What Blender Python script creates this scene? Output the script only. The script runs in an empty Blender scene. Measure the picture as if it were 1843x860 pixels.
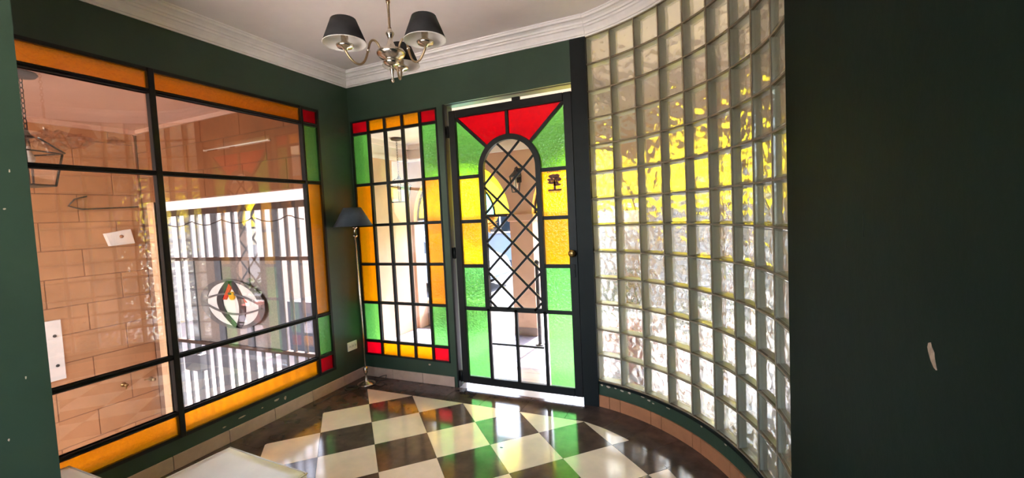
import bpy, bmesh, math, random
from mathutils import Vector, Matrix, noise
random.seed(7)
S = bpy.context.scene
COL = S.collection
PI = math.pi

# ------------------------------------------------------------------ camera
CAM_H = 1.5
yaw, pitch, roll, FPX = 0.4196, -0.0528, -0.0492, 779.79
fw = Vector((-math.sin(yaw)*math.cos(pitch), math.cos(yaw)*math.cos(pitch), math.sin(pitch)))
rt = fw.cross(Vector((0, 0, 1))).normalized()
up = rt.cross(fw)
r2 = rt*math.cos(roll) + up*math.sin(roll)
u2 = -rt*math.sin(roll) + up*math.cos(roll)
cd = bpy.data.cameras.new('camera')
cd.sensor_width = 36.0
cd.sensor_fit = 'HORIZONTAL'
cd.lens = FPX/1843*36.0
cd.clip_start = 0.02
cam = bpy.data.objects.new('camera', cd)
COL.objects.link(cam)
mw = Matrix.Identity(4)
for i in range(3):
    mw[i][0] = r2[i]; mw[i][1] = u2[i]; mw[i][2] = -fw[i]
mw[2][3] = CAM_H
cam.matrix_world = mw
S.camera = cam

# ------------------------------------------------------------------ world, sun, exposure
SKY_STRENGTH = 0.29
SUN_ENERGY = 4.8
EXPOSURE = 3.5
SUN_EL, SUN_AZ = math.radians(52), math.radians(4)      # azimuth measured from +Y towards +X
w = bpy.data.worlds.new('sky'); S.world = w
w.use_nodes = True
wn = w.node_tree.nodes; wl = w.node_tree.links
sky = wn.new('ShaderNodeTexSky')
sky.sky_type = 'NISHITA'
sky.sun_disc = False
sky.sun_elevation = SUN_EL
sky.sun_rotation = SUN_AZ
sky.air_density = 1.0
sky.dust_density = 2.0
hs = wn.new('ShaderNodeHueSaturation'); hs.inputs['Saturation'].default_value = 0.75
wl.new(sky.outputs[0], hs.inputs['Color'])
wl.new(hs.outputs[0], wn['Background'].inputs['Color'])
wn['Background'].inputs['Strength'].default_value = SKY_STRENGTH
sd = bpy.data.lights.new('sun', 'SUN'); sd.energy = SUN_ENERGY; sd.angle = math.radians(0.6)
sd.color = (1.0, 0.97, 0.94)
sun = bpy.data.objects.new('sun', sd); COL.objects.link(sun)
sdir = Vector((math.sin(SUN_AZ)*math.cos(SUN_EL), math.cos(SUN_AZ)*math.cos(SUN_EL), math.sin(SUN_EL)))
sun.rotation_euler = sdir.to_track_quat('Z', 'Y').to_euler()
S.view_settings.view_transform = 'Standard'
S.view_settings.look = 'None'
S.view_settings.gamma = 1.0
S.view_settings.use_curve_mapping = False
S.view_settings.exposure = EXPOSURE
cy = S.cycles
cy.use_denoising = True
cy.max_bounces = 16
cy.diffuse_bounces = 7
cy.glossy_bounces = 4
cy.transmission_bounces = 8
cy.transparent_max_bounces = 32
cy.sample_clamp_indirect = 6.0
cy.caustics_reflective = False
cy.caustics_refractive = True
cy.blur_glossy = 0.5

# ------------------------------------------------------------------ materials
def srgb(r, g, b):
    f = lambda c: (c/255/12.92) if c/255 <= 0.04045 else ((c/255+0.055)/1.055)**2.4
    return (f(r), f(g), f(b), 1.0)

def new_mat(name):
    m = bpy.data.materials.new(name); m.use_nodes = True
    nt = m.node_tree
    for n in list(nt.nodes): nt.nodes.remove(n)
    out = nt.nodes.new('ShaderNodeOutputMaterial')
    return m, nt, out

def pos_noise(nt, scale, detail=3.0, rough=0.5, dist=0.0, stretch=None):
    g = nt.nodes.new('ShaderNodeNewGeometry')
    src = g.outputs['Position']
    if stretch:
        mp = nt.nodes.new('ShaderNodeMapping'); mp.inputs['Scale'].default_value = stretch
        nt.links.new(src, mp.inputs['Vector']); src = mp.outputs[0]
    n = nt.nodes.new('ShaderNodeTexNoise')
    n.inputs['Scale'].default_value = scale; n.inputs['Detail'].default_value = detail
    n.inputs['Roughness'].default_value = rough; n.inputs['Distortion'].default_value = dist
    nt.links.new(src, n.inputs['Vector'])
    return n

def pbr(name, col, rough=0.6, metal=0.0, var=0.12, scale=6.0, bump=0.0, bscale=40.0, spec=0.5, col2=None, lo=0.35, hi=0.65, stretch=None, coat=0.0):
    """painted / natural surface: colour mottled by noise, fine relief by bump"""
    m, nt, out = new_mat(name)
    b = nt.nodes.new('ShaderNodeBsdfPrincipled')
    n = pos_noise(nt, scale, 5.0, 0.6, 0.2, stretch)
    cr = nt.nodes.new('ShaderNodeValToRGB')
    c1 = tuple(c*(1-var) for c in col[:3])+(1,)
    c2 = tuple(min(1, c*(1+var)) for c in col[:3])+(1,) if col2 is None else col2
    cr.color_ramp.elements[0].color = c1; cr.color_ramp.elements[1].color = c2
    cr.color_ramp.elements[0].position = lo; cr.color_ramp.elements[1].position = hi
    nt.links.new(n.outputs['Fac'], cr.inputs['Fac'])
    nt.links.new(cr.outputs['Color'], b.inputs['Base Color'])
    b.inputs['Roughness'].default_value = rough
    b.inputs['Metallic'].default_value = metal
    b.inputs['Specular IOR Level'].default_value = spec
    b.inputs['Coat Weight'].default_value = coat
    if bump > 0:
        n2 = pos_noise(nt, bscale, 4.0, 0.6)
        bp = nt.nodes.new('ShaderNodeBump'); bp.inputs['Strength'].default_value = bump; bp.inputs['Distance'].default_value = 0.01
        nt.links.new(n2.outputs['Fac'], bp.inputs['Height'])
        nt.links.new(bp.outputs['Normal'], b.inputs['Normal'])
    nt.links.new(b.outputs[0], out.inputs['Surface'])
    return m

def sheet_fresnel(nt, ior):
    """fresnel of a thin sheet: the same from both sides"""
    g = nt.nodes.new('ShaderNodeNewGeometry'); mr = nt.nodes.new('ShaderNodeMapRange')
    mr.inputs['To Min'].default_value = ior; mr.inputs['To Max'].default_value = 1/ior
    nt.links.new(g.outputs['Backfacing'], mr.inputs['Value'])
    fr = nt.nodes.new('ShaderNodeFresnel'); nt.links.new(mr.outputs[0], fr.inputs['IOR'])
    return fr

def glass_mat(name, col, t=0.5, refr=0.3, transl=0.2, bscale=60.0, bump=0.35, rough=0.12, gloss_rough=0.05, ior=1.25, kind='noise', fior=1.45):
    """coloured sheet glass: see-through + hammered refraction + a little scatter, with a fresnel sheen"""
    m, nt, out = new_mat(name)
    L = nt.links
    bp = nt.nodes.new('ShaderNodeBump'); bp.inputs['Strength'].default_value = bump; bp.inputs['Distance'].default_value = 0.006
    if kind == 'voronoi':
        g = nt.nodes.new('ShaderNodeNewGeometry'); v = nt.nodes.new('ShaderNodeTexVoronoi')
        v.feature = 'SMOOTH_F1'; v.inputs['Scale'].default_value = bscale
        L.new(g.outputs['Position'], v.inputs['Vector']); L.new(v.outputs['Distance'], bp.inputs['Height'])
    else:
        n = pos_noise(nt, bscale, 2.0, 0.5, 0.6); L.new(n.outputs['Fac'], bp.inputs['Height'])
    tr = nt.nodes.new('ShaderNodeBsdfTransparent'); tr.inputs['Color'].default_value = col
    cur = tr.outputs[0]; acc = t
    if refr > 0:
        rf = nt.nodes.new('ShaderNodeBsdfRefraction'); rf.inputs['Color'].default_value = col
        rf.inputs['IOR'].default_value = ior; rf.inputs['Roughness'].default_value = rough
        L.new(bp.outputs[0], rf.inputs['Normal'])
        mx = nt.nodes.new('ShaderNodeMixShader'); mx.inputs[0].default_value = refr/(acc+refr); acc += refr
        L.new(cur, mx.inputs[1]); L.new(rf.outputs[0], mx.inputs[2]); cur = mx.outputs[0]
    if transl > 0:
        tl = nt.nodes.new('ShaderNodeBsdfTranslucent'); tl.inputs['Color'].default_value = col
        mx = nt.nodes.new('ShaderNodeMixShader'); mx.inputs[0].default_value = transl/(acc+transl)
        L.new(cur, mx.inputs[1]); L.new(tl.outputs[0], mx.inputs[2]); cur = mx.outputs[0]
    gl = nt.nodes.new('ShaderNodeBsdfGlossy'); gl.inputs['Roughness'].default_value = gloss_rough
    if refr > 0: L.new(bp.outputs[0], gl.inputs['Normal'])
    fr = sheet_fresnel(nt, fior)
    mx = nt.nodes.new('ShaderNodeMixShader')
    L.new(fr.outputs[0], mx.inputs[0]); L.new(cur, mx.inputs[1]); L.new(gl.outputs[0], mx.inputs[2])
    L.new(mx.outputs[0], out.inputs['Surface'])
    return m

GREEN = srgb(54, 72, 55)
M = {}
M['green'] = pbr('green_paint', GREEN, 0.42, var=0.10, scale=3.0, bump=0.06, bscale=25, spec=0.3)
M['green_shaded'] = pbr('shaded_green_paint', srgb(20, 29, 22), 0.6, var=0.14, scale=2.0, bump=0.06, bscale=25, spec=0.03)  # green wall paint with the right wall's shade put into its colour
M['black'] = pbr('black_iron_paint', srgb(24, 24, 22), 0.45, var=0.15, scale=20, bump=0.05, spec=0.22)
M['jamb'] = pbr('dark_jamb_paint', srgb(24, 27, 25), 0.5, var=0.12, scale=6, bump=0.05, spec=0.15)
M['plaster'] = pbr('ceiling_plaster', srgb(240, 231, 226), 0.8, var=0.04, scale=2.5, bump=0.04, bscale=60)
M['cornice'] = pbr('cornice_paint', srgb(238, 232, 226), 0.6, var=0.04, scale=10, bump=0.04)
M['tile_light'] = pbr('cream_floor_tile', srgb(232, 210, 188), 0.12, var=0.06, scale=7, spec=0.5, bump=0.01, bscale=8)
M['tile_dark'] = pbr('dark_floor_tile', srgb(84, 66, 58), 0.12, var=0.30, scale=9, spec=0.45, bump=0.01, bscale=8)
M['grout'] = pbr('grout', srgb(90, 80, 70), 0.8)
M['skirt'] = pbr('baseboard_tile', srgb(196, 166, 142), 0.35, var=0.08, scale=12)
M['skirt_terra'] = pbr('terracotta_baseboard_tile', srgb(186, 124, 84), 0.35, var=0.08, scale=12)
M['mortar'] = pbr('joint_mortar', srgb(128, 114, 92), 0.85, var=0.15, scale=30, bump=0.2)
M['chip'] = pbr('bare_plaster_chip', srgb(190, 168, 142), 0.8, var=0.12, scale=60)
M['chip_tan_dim'] = pbr('bare_plaster_tan_dim', srgb(150, 122, 98), 0.85, var=0.2, scale=90)  # tan plaster, its colour darkened for the low light on the right wall
M['silver'] = pbr('aged_nickel', srgb(200, 190, 174), 0.24, metal=1.0, var=0.12, scale=30)
M['bronze'] = pbr('tarnished_brass', srgb(158, 134, 104), 0.35, metal=1.0, var=0.2, scale=30)
M['shade_black'] = pbr('black_shade_fabric', srgb(28, 24, 22), 0.8, var=0.1, scale=50, bump=0.1, bscale=300)
M['shade_white'] = pbr('white_shade_lining', srgb(232, 226, 214), 0.7, var=0.03)
M['shade_blue'] = pbr('slate_shade_fabric', srgb(58, 66, 72), 0.8, var=0.08, scale=30, bump=0.1, bscale=300)
M['bulb'] = pbr('frosted_bulb', srgb(236, 232, 224), 0.2, var=0.02)
M['cord'] = pbr('black_rubber', srgb(26, 24, 24), 0.5)
M['socket'] = pbr('ivory_plastic', srgb(226, 220, 200), 0.4, var=0.03)
M['leather'] = pbr('cream_leatherette', srgb(234, 226, 210), 0.42, var=0.06, scale=5, bump=0.12, bscale=14)
M['leather_edge'] = pbr('cream_leatherette_side', srgb(212, 203, 186), 0.45, var=0.06, scale=5, bump=0.12, bscale=14)
M['wood'] = pbr('dark_wood_leg', srgb(60, 44, 34), 0.5, var=0.2, scale=20)
M['knob'] = pbr('bronze_knob', srgb(150, 120, 74), 0.3, metal=1.0)
M['emblem_brown'] = pbr('brown_transfer_print', srgb(92, 40, 14), 0.6, var=0.2, scale=80)
# outdoors
M['garage_block'] = pbr('painted_block', srgb(180, 130, 88), 0.75, var=0.10, scale=3, bump=0.15, bscale=50)
M['garage_joint'] = pbr('block_joint', srgb(140, 100, 74), 0.9)
M['garage_brown'] = pbr('brown_painted_block', srgb(150, 97, 59), 0.75, var=0.10, scale=3, bump=0.15, bscale=50)
M['garage_ceiling'] = pbr('garage_ceiling_plaster', srgb(204, 163, 140), 0.85, var=0.05, scale=1.5, bump=0.05)
M['garage_floor'] = pbr('garage_concrete', srgb(132, 120, 114), 0.8, var=0.1, scale=3)
M['jamb_cream'] = pbr('cream_jamb_paint', srgb(232, 190, 146), 0.7, var=0.05, scale=4)
M['stain'] = pbr('damp_stain', srgb(150, 100, 66), 0.9, var=0.3, scale=20)
M['gate'] = pbr('gate_steel_paint', srgb(108, 114, 122), 0.45, var=0.12, scale=10)
M['gate_brown'] = pbr('gate_rail_paint', srgb(78, 62, 56), 0.5, var=0.15, scale=10)
M['gate_mesh'] = pbr('gate_perforated_panel', srgb(150, 138, 130), 0.6, var=0.18, scale=90)
M['emblem_grey'] = pbr('emblem_grey_band', srgb(112, 110, 110), 0.4, var=0.15, scale=8)
M['emblem_dark'] = pbr('emblem_dark_band', srgb(58, 58, 62), 0.4, var=0.15, scale=8)
M['emblem_white'] = pbr('emblem_white_plate', srgb(244, 238, 230), 0.5, var=0.03)
M['red_paint'] = pbr('red_enamel', srgb(206, 58, 40), 0.4, var=0.05)
M['yellow_paint'] = pbr('yellow_enamel', srgb(236, 176, 40), 0.4, var=0.05)
M['porch_wall'] = pbr('porch_plaster', srgb(206, 168, 138), 0.8, var=0.06, scale=2.5, bump=0.1, bscale=40)
M['porch_frieze'] = pbr('porch_white_frieze', srgb(232, 222, 212), 0.8, var=0.04, scale=3)
M['porch_tile'] = pbr('porch_floor_tile', srgb(126, 122, 134), 0.25, var=0.06, scale=5)
M['pier_base'] = pbr('pier_base_paint', srgb(150, 130, 118), 0.7, var=0.1)
M['white_wall'] = pbr('white_rendered_wall', srgb(170, 152, 138), 0.85, var=0.05, scale=2, bump=0.1, bscale=20)
M['house_blue'] = pbr('pale_blue_render', srgb(136, 152, 174), 0.85, var=0.05, scale=2)
M['roof'] = pbr('clay_roof', srgb(168, 96, 66), 0.8, var=0.2, scale=6)
M['asphalt'] = pbr('street_asphalt', srgb(62, 62, 68), 0.9, var=0.1, scale=8, bump=0.2, bscale=60)
M['pavement'] = pbr('pavement_concrete', srgb(120, 116, 114), 0.85, var=0.08, scale=4)
M['patio_bounce'] = pbr('pale_bounce_paving', srgb(232, 222, 214), 0.85, var=0.05, scale=4)
M['grass'] = pbr('lawn', srgb(98, 128, 62), 0.9, var=0.25, scale=12, bump=0.4, bscale=80)
M['car_paint'] = pbr('pale_car_paint', srgb(128, 136, 146), 0.25, var=0.02, coat=0.5)
M['car_glass'] = pbr('car_window_glass', srgb(44, 54, 62), 0.08, var=0.1)
M['tyre'] = pbr('tyre_rubber', srgb(34, 34, 36), 0.7)
M['rim'] = pbr('wheel_rim', srgb(170, 172, 176), 0.3, metal=1.0)
M['headlamp'] = pbr('headlamp_lens', srgb(214, 222, 228), 0.1)
M['bark'] = pbr('tree_bark', srgb(98, 76, 58), 0.9, var=0.25, scale=12, bump=0.4)
M['leaf_yellow'] = pbr('yellow_leaves', srgb(206, 146, 50), 0.7, var=0.25, scale=3)
M['leaf_green'] = pbr('green_leaves', srgb(92, 124, 60), 0.7, var=0.3, scale=4)
M['pot'] = pbr('terracotta_pot', srgb(176, 74, 56), 0.7, var=0.12, scale=12)
M['soil'] = pbr('potting_soil', srgb(64, 46, 34), 0.9)
M['iron'] = pbr('wrought_iron', srgb(46, 42, 40), 0.5, var=0.2, scale=30)
M['white_metal'] = pbr('white_metal', srgb(236, 230, 220), 0.5, var=0.05)
M['glass_clear'] = glass_mat('clear_sheet_glass', (0.97, 0.975, 0.97, 1), 1.0, 0, 0, gloss_rough=0.0)
M['glass_warm'] = glass_mat('warm_clear_glass', (0.96, 0.90, 0.86, 1), 1.0, 0, 0, gloss_rough=0.0, fior=2.0)
M['g_red'] = glass_mat('red_cathedral_glass', (0.72, 0.022, 0.085, 1), 0.40, 0.25, 0.35, 40, 0.5)
M['g_green'] = glass_mat('green_hammered_glass', (0.36, 0.70, 0.32, 1), 0.22, 0.56, 0.22, 60, 0.9, kind='voronoi')
M['g_amber'] = glass_mat('amber_cathedral_glass', (0.86, 0.50, 0.025, 1), 0.30, 0.46, 0.24, 60, 0.8)
M['g_yellow'] = glass_mat('yellow_cathedral_glass', (0.88, 0.64, 0.035, 1), 0.32, 0.40, 0.28, 50, 0.7)
M['g_lemon'] = glass_mat('lemon_cathedral_glass', (0.98, 0.86, 0.16, 1), 0.32, 0.40, 0.28, 50, 0.7)
M['g_teal'] = glass_mat('aqua_cathedral_glass', (0.42, 0.88, 0.76, 1), 0.35, 0.35, 0.30, 50, 0.4)
M['block_front'] = glass_mat('glass_block_inner_face', (0.88, 0.90, 0.86, 1), 0.55, 0.45, 0.0, 16, 0.8, 0.03, ior=1.25)
M['block_back'] = glass_mat('glass_block_waved_face', (0.69, 0.69, 0.655, 1), 0.18, 0.68, 0.14, 14, 1.0, 0.03, ior=1.40)

def block_side_mat():
    m, nt, out = new_mat('glass_block_side')
    d = nt.nodes.new('ShaderNodeBsdfDiffuse'); d.inputs['Color'].default_value = srgb(204, 202, 186)
    t = nt.nodes.new('ShaderNodeBsdfTranslucent'); t.inputs['Color'].default_value = srgb(204, 208, 192)
    n = pos_noise(nt, 30, 3, 0.5, 1.5)
    g = nt.nodes.new('ShaderNodeBsdfGlossy'); g.inputs['Roughness'].default_value = 0.12
    bp = nt.nodes.new('ShaderNodeBump'); bp.inputs['Strength'].default_value = 0.5; bp.inputs['Distance'].default_value = 0.01
    nt.links.new(n.outputs['Fac'], bp.inputs['Height']); nt.links.new(bp.outputs[0], g.inputs['Normal'])
    m1 = nt.nodes.new('ShaderNodeMixShader'); m1.inputs[0].default_value = 0.5
    m2 = nt.nodes.new('ShaderNodeMixShader')
    f = sheet_fresnel(nt, 1.5)
    nt.links.new(d.outputs[0], m1.inputs[1]); nt.links.new(t.outputs[0], m1.inputs[2])
    nt.links.new(f.outputs[0], m2.inputs[0]); nt.links.new(m1.outputs[0], m2.inputs[1]); nt.links.new(g.outputs[0], m2.inputs[2])
    nt.links.new(m2.outputs[0], out.inputs['Surface'])
    return m
M['block_side'] = block_side_mat()

# ------------------------------------------------------------------ mesh helpers
class B:
    """collects shapes for ONE mesh object"""
    def __init__(s): s.v = []; s.f = []; s.m = []; s.sm = []
    def add(s, vs, fs, mi=0, smooth=False):
        o = len(s.v); s.v += [tuple(p) for p in vs]
        for f in fs: s.f.append([i+o for i in f]); s.m.append(mi); s.sm.append(smooth)
        return s
    def box(s, x0, x1, y0, y1, z0, z1, mi=0):
        x0, x1 = min(x0, x1), max(x0, x1); y0, y1 = min(y0, y1), max(y0, y1); z0, z1 = min(z0, z1), max(z0, z1)
        return s.add([(x0,y0,z0),(x1,y0,z0),(x1,y1,z0),(x0,y1,z0),(x0,y0,z1),(x1,y0,z1),(x1,y1,z1),(x0,y1,z1)],
                     [(0,3,2,1),(4,5,6,7),(0,1,5,4),(1,2,6,5),(2,3,7,6),(3,0,4,7)], mi)
    def cbox(s, x0, x1, y0, y1, z0, z1, c=0.004, mi=0):
        """box with chamfered edges (24 verts)"""
        X = (x0, x1); Y = (y0, y1); Z = (z0, z1)
        b = bmesh.new(); bmesh.ops.create_cube(b, size=1)
        for v in b.verts:
            v.co = Vector((x0+(v.co.x+.5)*(x1-x0), y0+(v.co.y+.5)*(y1-y0), z0+(v.co.z+.5)*(z1-z0)))
        bmesh.ops.bevel(b, geom=list(b.edges), offset=c, segments=1, affect='EDGES', clamp_overlap=True)
        b.verts.index_update()
        s.add([v.co[:] for v in b.verts], [[v.index for v in f.verts] for f in b.faces], mi); b.free()
        return s
    def prism(s, pts, fn, d0, d1, mi=0, smooth=False):
        """pts: 2D polygon (counter-clockwise); fn(u, v, d) -> 3D point; extruded from d0 to d1"""
        n = len(pts)
        vs = [fn(u, v, d0) for u, v in pts] + [fn(u, v, d1) for u, v in pts]
        s.add(vs, [list(range(n))[::-1], list(range(n, 2*n))], mi)
        o = len(s.v)-2*n
        for i in range(n):
            j = (i+1) % n
            s.f.append([o+i, o+j, o+n+j, o+n+i]); s.m.append(mi); s.sm.append(smooth)
        return s
    def lathe(s, prof, c=(0, 0, 0), seg=24, mi=0, axis=None):
        """prof: (radius, z) pairs"""
        vs = []; n = len(prof)
        q = Vector(axis).normalized().to_track_quat('Z', 'Y') if axis else None
        for k in range(seg):
            a = 2*PI*k/seg
            for r, z in prof:
                p = Vector((r*math.cos(a), r*math.sin(a), z))
                if q: p = q @ p
                vs.append((p.x+c[0], p.y+c[1], p.z+c[2]))
        fs = []
        for k in range(seg):
            k2 = (k+1) % seg
            for i in range(n-1):
                fs.append((k*n+i, k2*n+i, k2*n+i+1, k*n+i+1))
        s.add(vs, fs, mi, True)
        o = len(s.v)-len(vs)
        if prof[0][0] > 1e-5: s.f.append([o+k*n for k in range(seg)][::-1]); s.m.append(mi); s.sm.append(False)
        if prof[-1][0] > 1e-5: s.f.append([o+k*n+n-1 for k in range(seg)]); s.m.append(mi); s.sm.append(False)
        return s
    def shell(s, prof, c=(0, 0, 0), seg=32, mi=0):
        """open surface of revolution given as a closed profile loop (for lamp shades)"""
        vs = []; n = len(prof)
        for k in range(seg):
            a = 2*PI*k/seg
            for r, z in prof: vs.append((c[0]+r*math.cos(a), c[1]+r*math.sin(a), c[2]+z))
        fs = []
        for k in range(seg):
            k2 = (k+1) % seg
            for i in range(n):
                j = (i+1) % n
                fs.append((k*n+i, k2*n+i, k2*n+j, k*n+j))
        return s.add(vs, fs, mi, True)
    def tube(s, pts, r, seg=8, mi=0, closed=False):
        P = [Vector(p) for p in pts]; n = len(P)
        R = r if isinstance(r, (list, tuple)) else [r]*n
        vs = []; prev = None
        for i in range(n):
            if closed: t = (P[(i+1) % n]-P[i-1]).normalized()
            else: t = (P[min(i+1, n-1)]-P[max(i-1, 0)]).normalized()
            if prev is None:
                a = Vector((0, 0, 1)) if abs(t.z) < .9 else Vector((1, 0, 0))
                nx = t.cross(a).normalized()
            else:
                nx = (prev-t*prev.dot(t)).normalized()
            prev = nx; ny = t.cross(nx)
            for k in range(seg):
                a = 2*PI*k/seg
                vs.append(P[i]+(nx*math.cos(a)+ny*math.sin(a))*R[i])
        fs = []
        rng = n if closed else n-1
        for i in range(rng):
            i2 = (i+1) % n
            for k in range(seg):
                k2 = (k+1) % seg
                fs.append((i*seg+k, i*seg+k2, i2*seg+k2, i2*seg+k))
        if not closed:
            fs.append(list(range(seg))[::-1]); fs.append(list(range((n-1)*seg, n*seg)))
        return s.add(vs, fs, mi, True)
    def bar(s, a, b, w, d0, d1, fn, mi=0):
        """flat strip from 2D point a to b of width w in the plane given by fn(u, v, d)"""
        ax, az = a; bx, bz = b
        L = math.hypot(bx-ax, bz-az); nx, nz = -(bz-az)/L*w/2, (bx-ax)/L*w/2
        return s.prism([(ax-nx, az-nz), (bx-nx, bz-nz), (bx+nx, bz+nz), (ax+nx, az+nz)], fn, d0, d1, mi)
    def mesh(s, name):
        me = bpy.data.meshes.new(name)
        me.from_pydata(s.v, [], s.f)
        me.polygons.foreach_set('material_index', s.m)
        me.polygons.foreach_set('use_smooth', s.sm)
        me.update()
        b = bmesh.new(); b.from_mesh(me); bmesh.ops.recalc_face_normals(b, faces=b.faces); b.to_mesh(me); b.free()
        return me

def link(name, me, mats=None, parent=None, loc=None, rz=None):
    o = bpy.data.objects.new(name, me)
    COL.objects.link(o)
    if me is not None and mats and not me.materials:
        for k in ([mats] if isinstance(mats, str) else mats): me.materials.append(M[k])
    if parent: o.parent = parent
    if loc: o.location = loc
    if rz is not None: o.rotation_euler = (0, 0, rz)
    return o
def build(name, b, mats, parent=None, loc=None, rz=None):
    return link(name, b.mesh(name), mats, parent, loc, rz)
def tag(o, label, cat=None, group=None, kind=None):
    o['label'] = label
    if cat: o['category'] = cat
    if group: o['group'] = group
    if kind: o['kind'] = kind
    return o
def struct(o, label, cat): return tag(o, label, cat, kind='structure')
def empty(name, loc=(0, 0, 0), rz=0):
    o = bpy.data.objects.new(name, None); COL.objects.link(o)
    o.location = loc; o.rotation_euler = (0, 0, rz); o.empty_display_size = 0.1
    return o
def copy_tree(o, parent=None):
    c = o.copy(); COL.objects.link(c)
    if parent: c.parent = parent
    for ch in list(o.children): copy_tree(ch, c)
    return c
def clip_poly(P, inside, inter):
    out = []
    for i in range(len(P)):
        a, b = P[i], P[(i+1) % len(P)]
        ia, ib = inside(a), inside(b)
        if ia: out.append(a)
        if ia != ib: out.append(inter(a, b))
    return out
def clip_half(P, nx, ny, c):
    """keep nx*x + ny*y <= c"""
    f = lambda p: nx*p[0]+ny*p[1]-c
    def inter(a, b):
        t = f(a)/(f(a)-f(b)); return (a[0]+(b[0]-a[0])*t, a[1]+(b[1]-a[1])*t)
    return clip_poly(P, lambda p: f(p) <= 1e-9, inter)
def area2(P): return sum(P[i][0]*P[(i+1) % len(P)][1]-P[(i+1) % len(P)][0]*P[i][1] for i in range(len(P)))/2

FXY = lambda u, v, d: (u, v, d)
FXZ = lambda u, v, d: (u, d, v)
FYZ = lambda u, v, d: (d, u, v)

# ------------------------------------------------------------------ main dimensions
XL, YB, ZC, ZCEIL = -3.1045, 3.2423, 2.797, 2.92
CX, CY, CR = -1.1385, 1.8673, 1.4323          # axis and radius of the curved wall
TH0, DTH, NCOL, NROW = math.radians(75.63), 0.14009, 9, 13
ZG = 0.198                                    # bottom of the glass blocks
XR, YR = CX+CR*math.cos(TH0-DTH*NCOL), CY+CR*math.sin(TH0-DTH*NCOL)
YREAR = -0.9
arc = lambda t, r: (CX+r*math.cos(t), CY+r*math.sin(t))
TEND = TH0-DTH*NCOL

# ================================================================== THE ROOM
# ---- floor
FT = 0.008
arcpts = lambda r, n, t0=TH0, t1=TEND: [arc(t0+(t1-t0)*i/n, r) for i in range(n+1)]
room = [(XL, YREAR), (XR, YREAR)] + arcpts(CR+0.02, 24)[::-1] + [(-0.79, YB+0.16), (XL, YB+0.16)]
b = B(); b.prism(room, FXY, -0.02, -FT)
floor = struct(build('floor', b, 'grout'), 'polished floor of cream and dark tiles laid as a diagonal chequerboard', 'floor')
D = 0.2508
X0, Y0 = -1.580, 2.7125
JG = 0.0012
def tile(P, mat, name='tile'):
    if len(P) < 3 or abs(area2(P)) < 0.0006: return
    if area2(P) < 0: P = P[::-1]
    cx = sum(p[0] for p in P)/len(P); cy_ = sum(p[1] for p in P)/len(P)
    Q = []
    for x, y in P:
        d = math.hypot(x-cx, y-cy_); k = max(0, 1-JG*1.5/d) if d > 0 else 1
        Q.append((cx+(x-cx)*k, cy_+(y-cy_)*k))
    b = B(); b.prism([(x-cx, y-cy_) for x, y in Q], FXY, -FT, 0)
    o = build(name, b, mat, floor); o.location = (cx, cy_, 0)
    return o
BL, BBk, BR_ = -2.826, 2.966, 1.142          # inner limits of the dark border (left, back, radius)
BRX = XR-0.285
fullmesh = {}
for j in range(-22, 3):
    for i in range(-8, 8):
        if (i+j) % 2 == 0: continue
        cx, cyy = X0+i*D, Y0+j*D
        mat = 'tile_light' if j % 2 else 'tile_dark'
        P = [(cx+D, cyy), (cx, cyy+D), (cx-D, cyy), (cx, cyy-D)]
        P0 = list(P)
        P = clip_half(P, -1, 0, -BL); 
        if P: P = clip_half(P, 0, 1, BBk)
        if P: P = clip_half(P, 0, -1, -(YREAR+0.3))
        if P: P = clip_half(P, 1, 0, BRX)
        # curved border: tangent half planes
        for t in [TH0+0.25-k*0.06 for k in range(28)]:
            if not P: break
            if math.sin(t) < 0: break
            P = clip_half(P, math.cos(t), math.sin(t), CX*math.cos(t)+CY*math.sin(t)+BR_)
        if not P or len(P) < 3: continue
        if P == P0 or (len(P) == 4 and abs(abs(area2(P))-2*D*D) < 1e-6):
            if mat not in fullmesh:
                bb = B(); q = D-JG; bb.prism([(q, 0), (0, q), (-q, 0), (0, -q)], FXY, -FT, 0); fullmesh[mat] = bb.mesh('tile')
            link('tile', fullmesh[mat], mat, floor, (cx, cyy, 0))
        else: tile(P, mat)
# dark border pieces
TL = 0.355
y = YB-0.276
k = 0
while y > YREAR:
    y1 = max(YREAR, y-TL)
    tile([(XL, y1), (BL, y1), (BL, y), (XL, y)], 'tile_dark'); y = y1
x = XL
while x < -0.79:
    x1 = min(-0.79, x+TL)
    if x1 > -0.9: tile([(x, BBk), arc(TH0, BR_), (arc(TH0, CR)[0], YB), (x, YB)], 'tile_dark')
    else: tile([(x, BBk), (x1, BBk), (x1, YB), (x, YB)], 'tile_dark')
    x = x1
nb = 8
tA, tB = TH0, 0.0
for i in range(nb):
    a, c = tA+(tB-tA)*i/nb, tA+(tB-tA)*(i+1)/nb
    tile([arc(a, BR_), arc(c, BR_), arc(c, CR+0.01), arc((a+c)/2, CR+0.012), arc(a, CR+0.01)], 'tile_dark')
y = CY
while y > YREAR:
    y1 = max(YREAR, y-TL)
    tile([(BRX, y1), (XR, y1), (XR, y), (BRX, y)], 'tile_dark'); y = y1
# threshold strip under the door
b = B(); b.box(-2.05, -0.895, YB+0.002, YB+0.158, -FT, 0.0)
build('threshold', b, 'porch_tile', floor)
b = B(); b.prism([(-1.243+.011*math.cos(a)*(1+.3*math.sin(3*a)), 2.452+.006*math.sin(a)) for a in [2*PI*k/10 for k in range(10)]], FXY, 0.0, 0.0012)
build('floor_chip', b, 'cord', floor)

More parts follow.
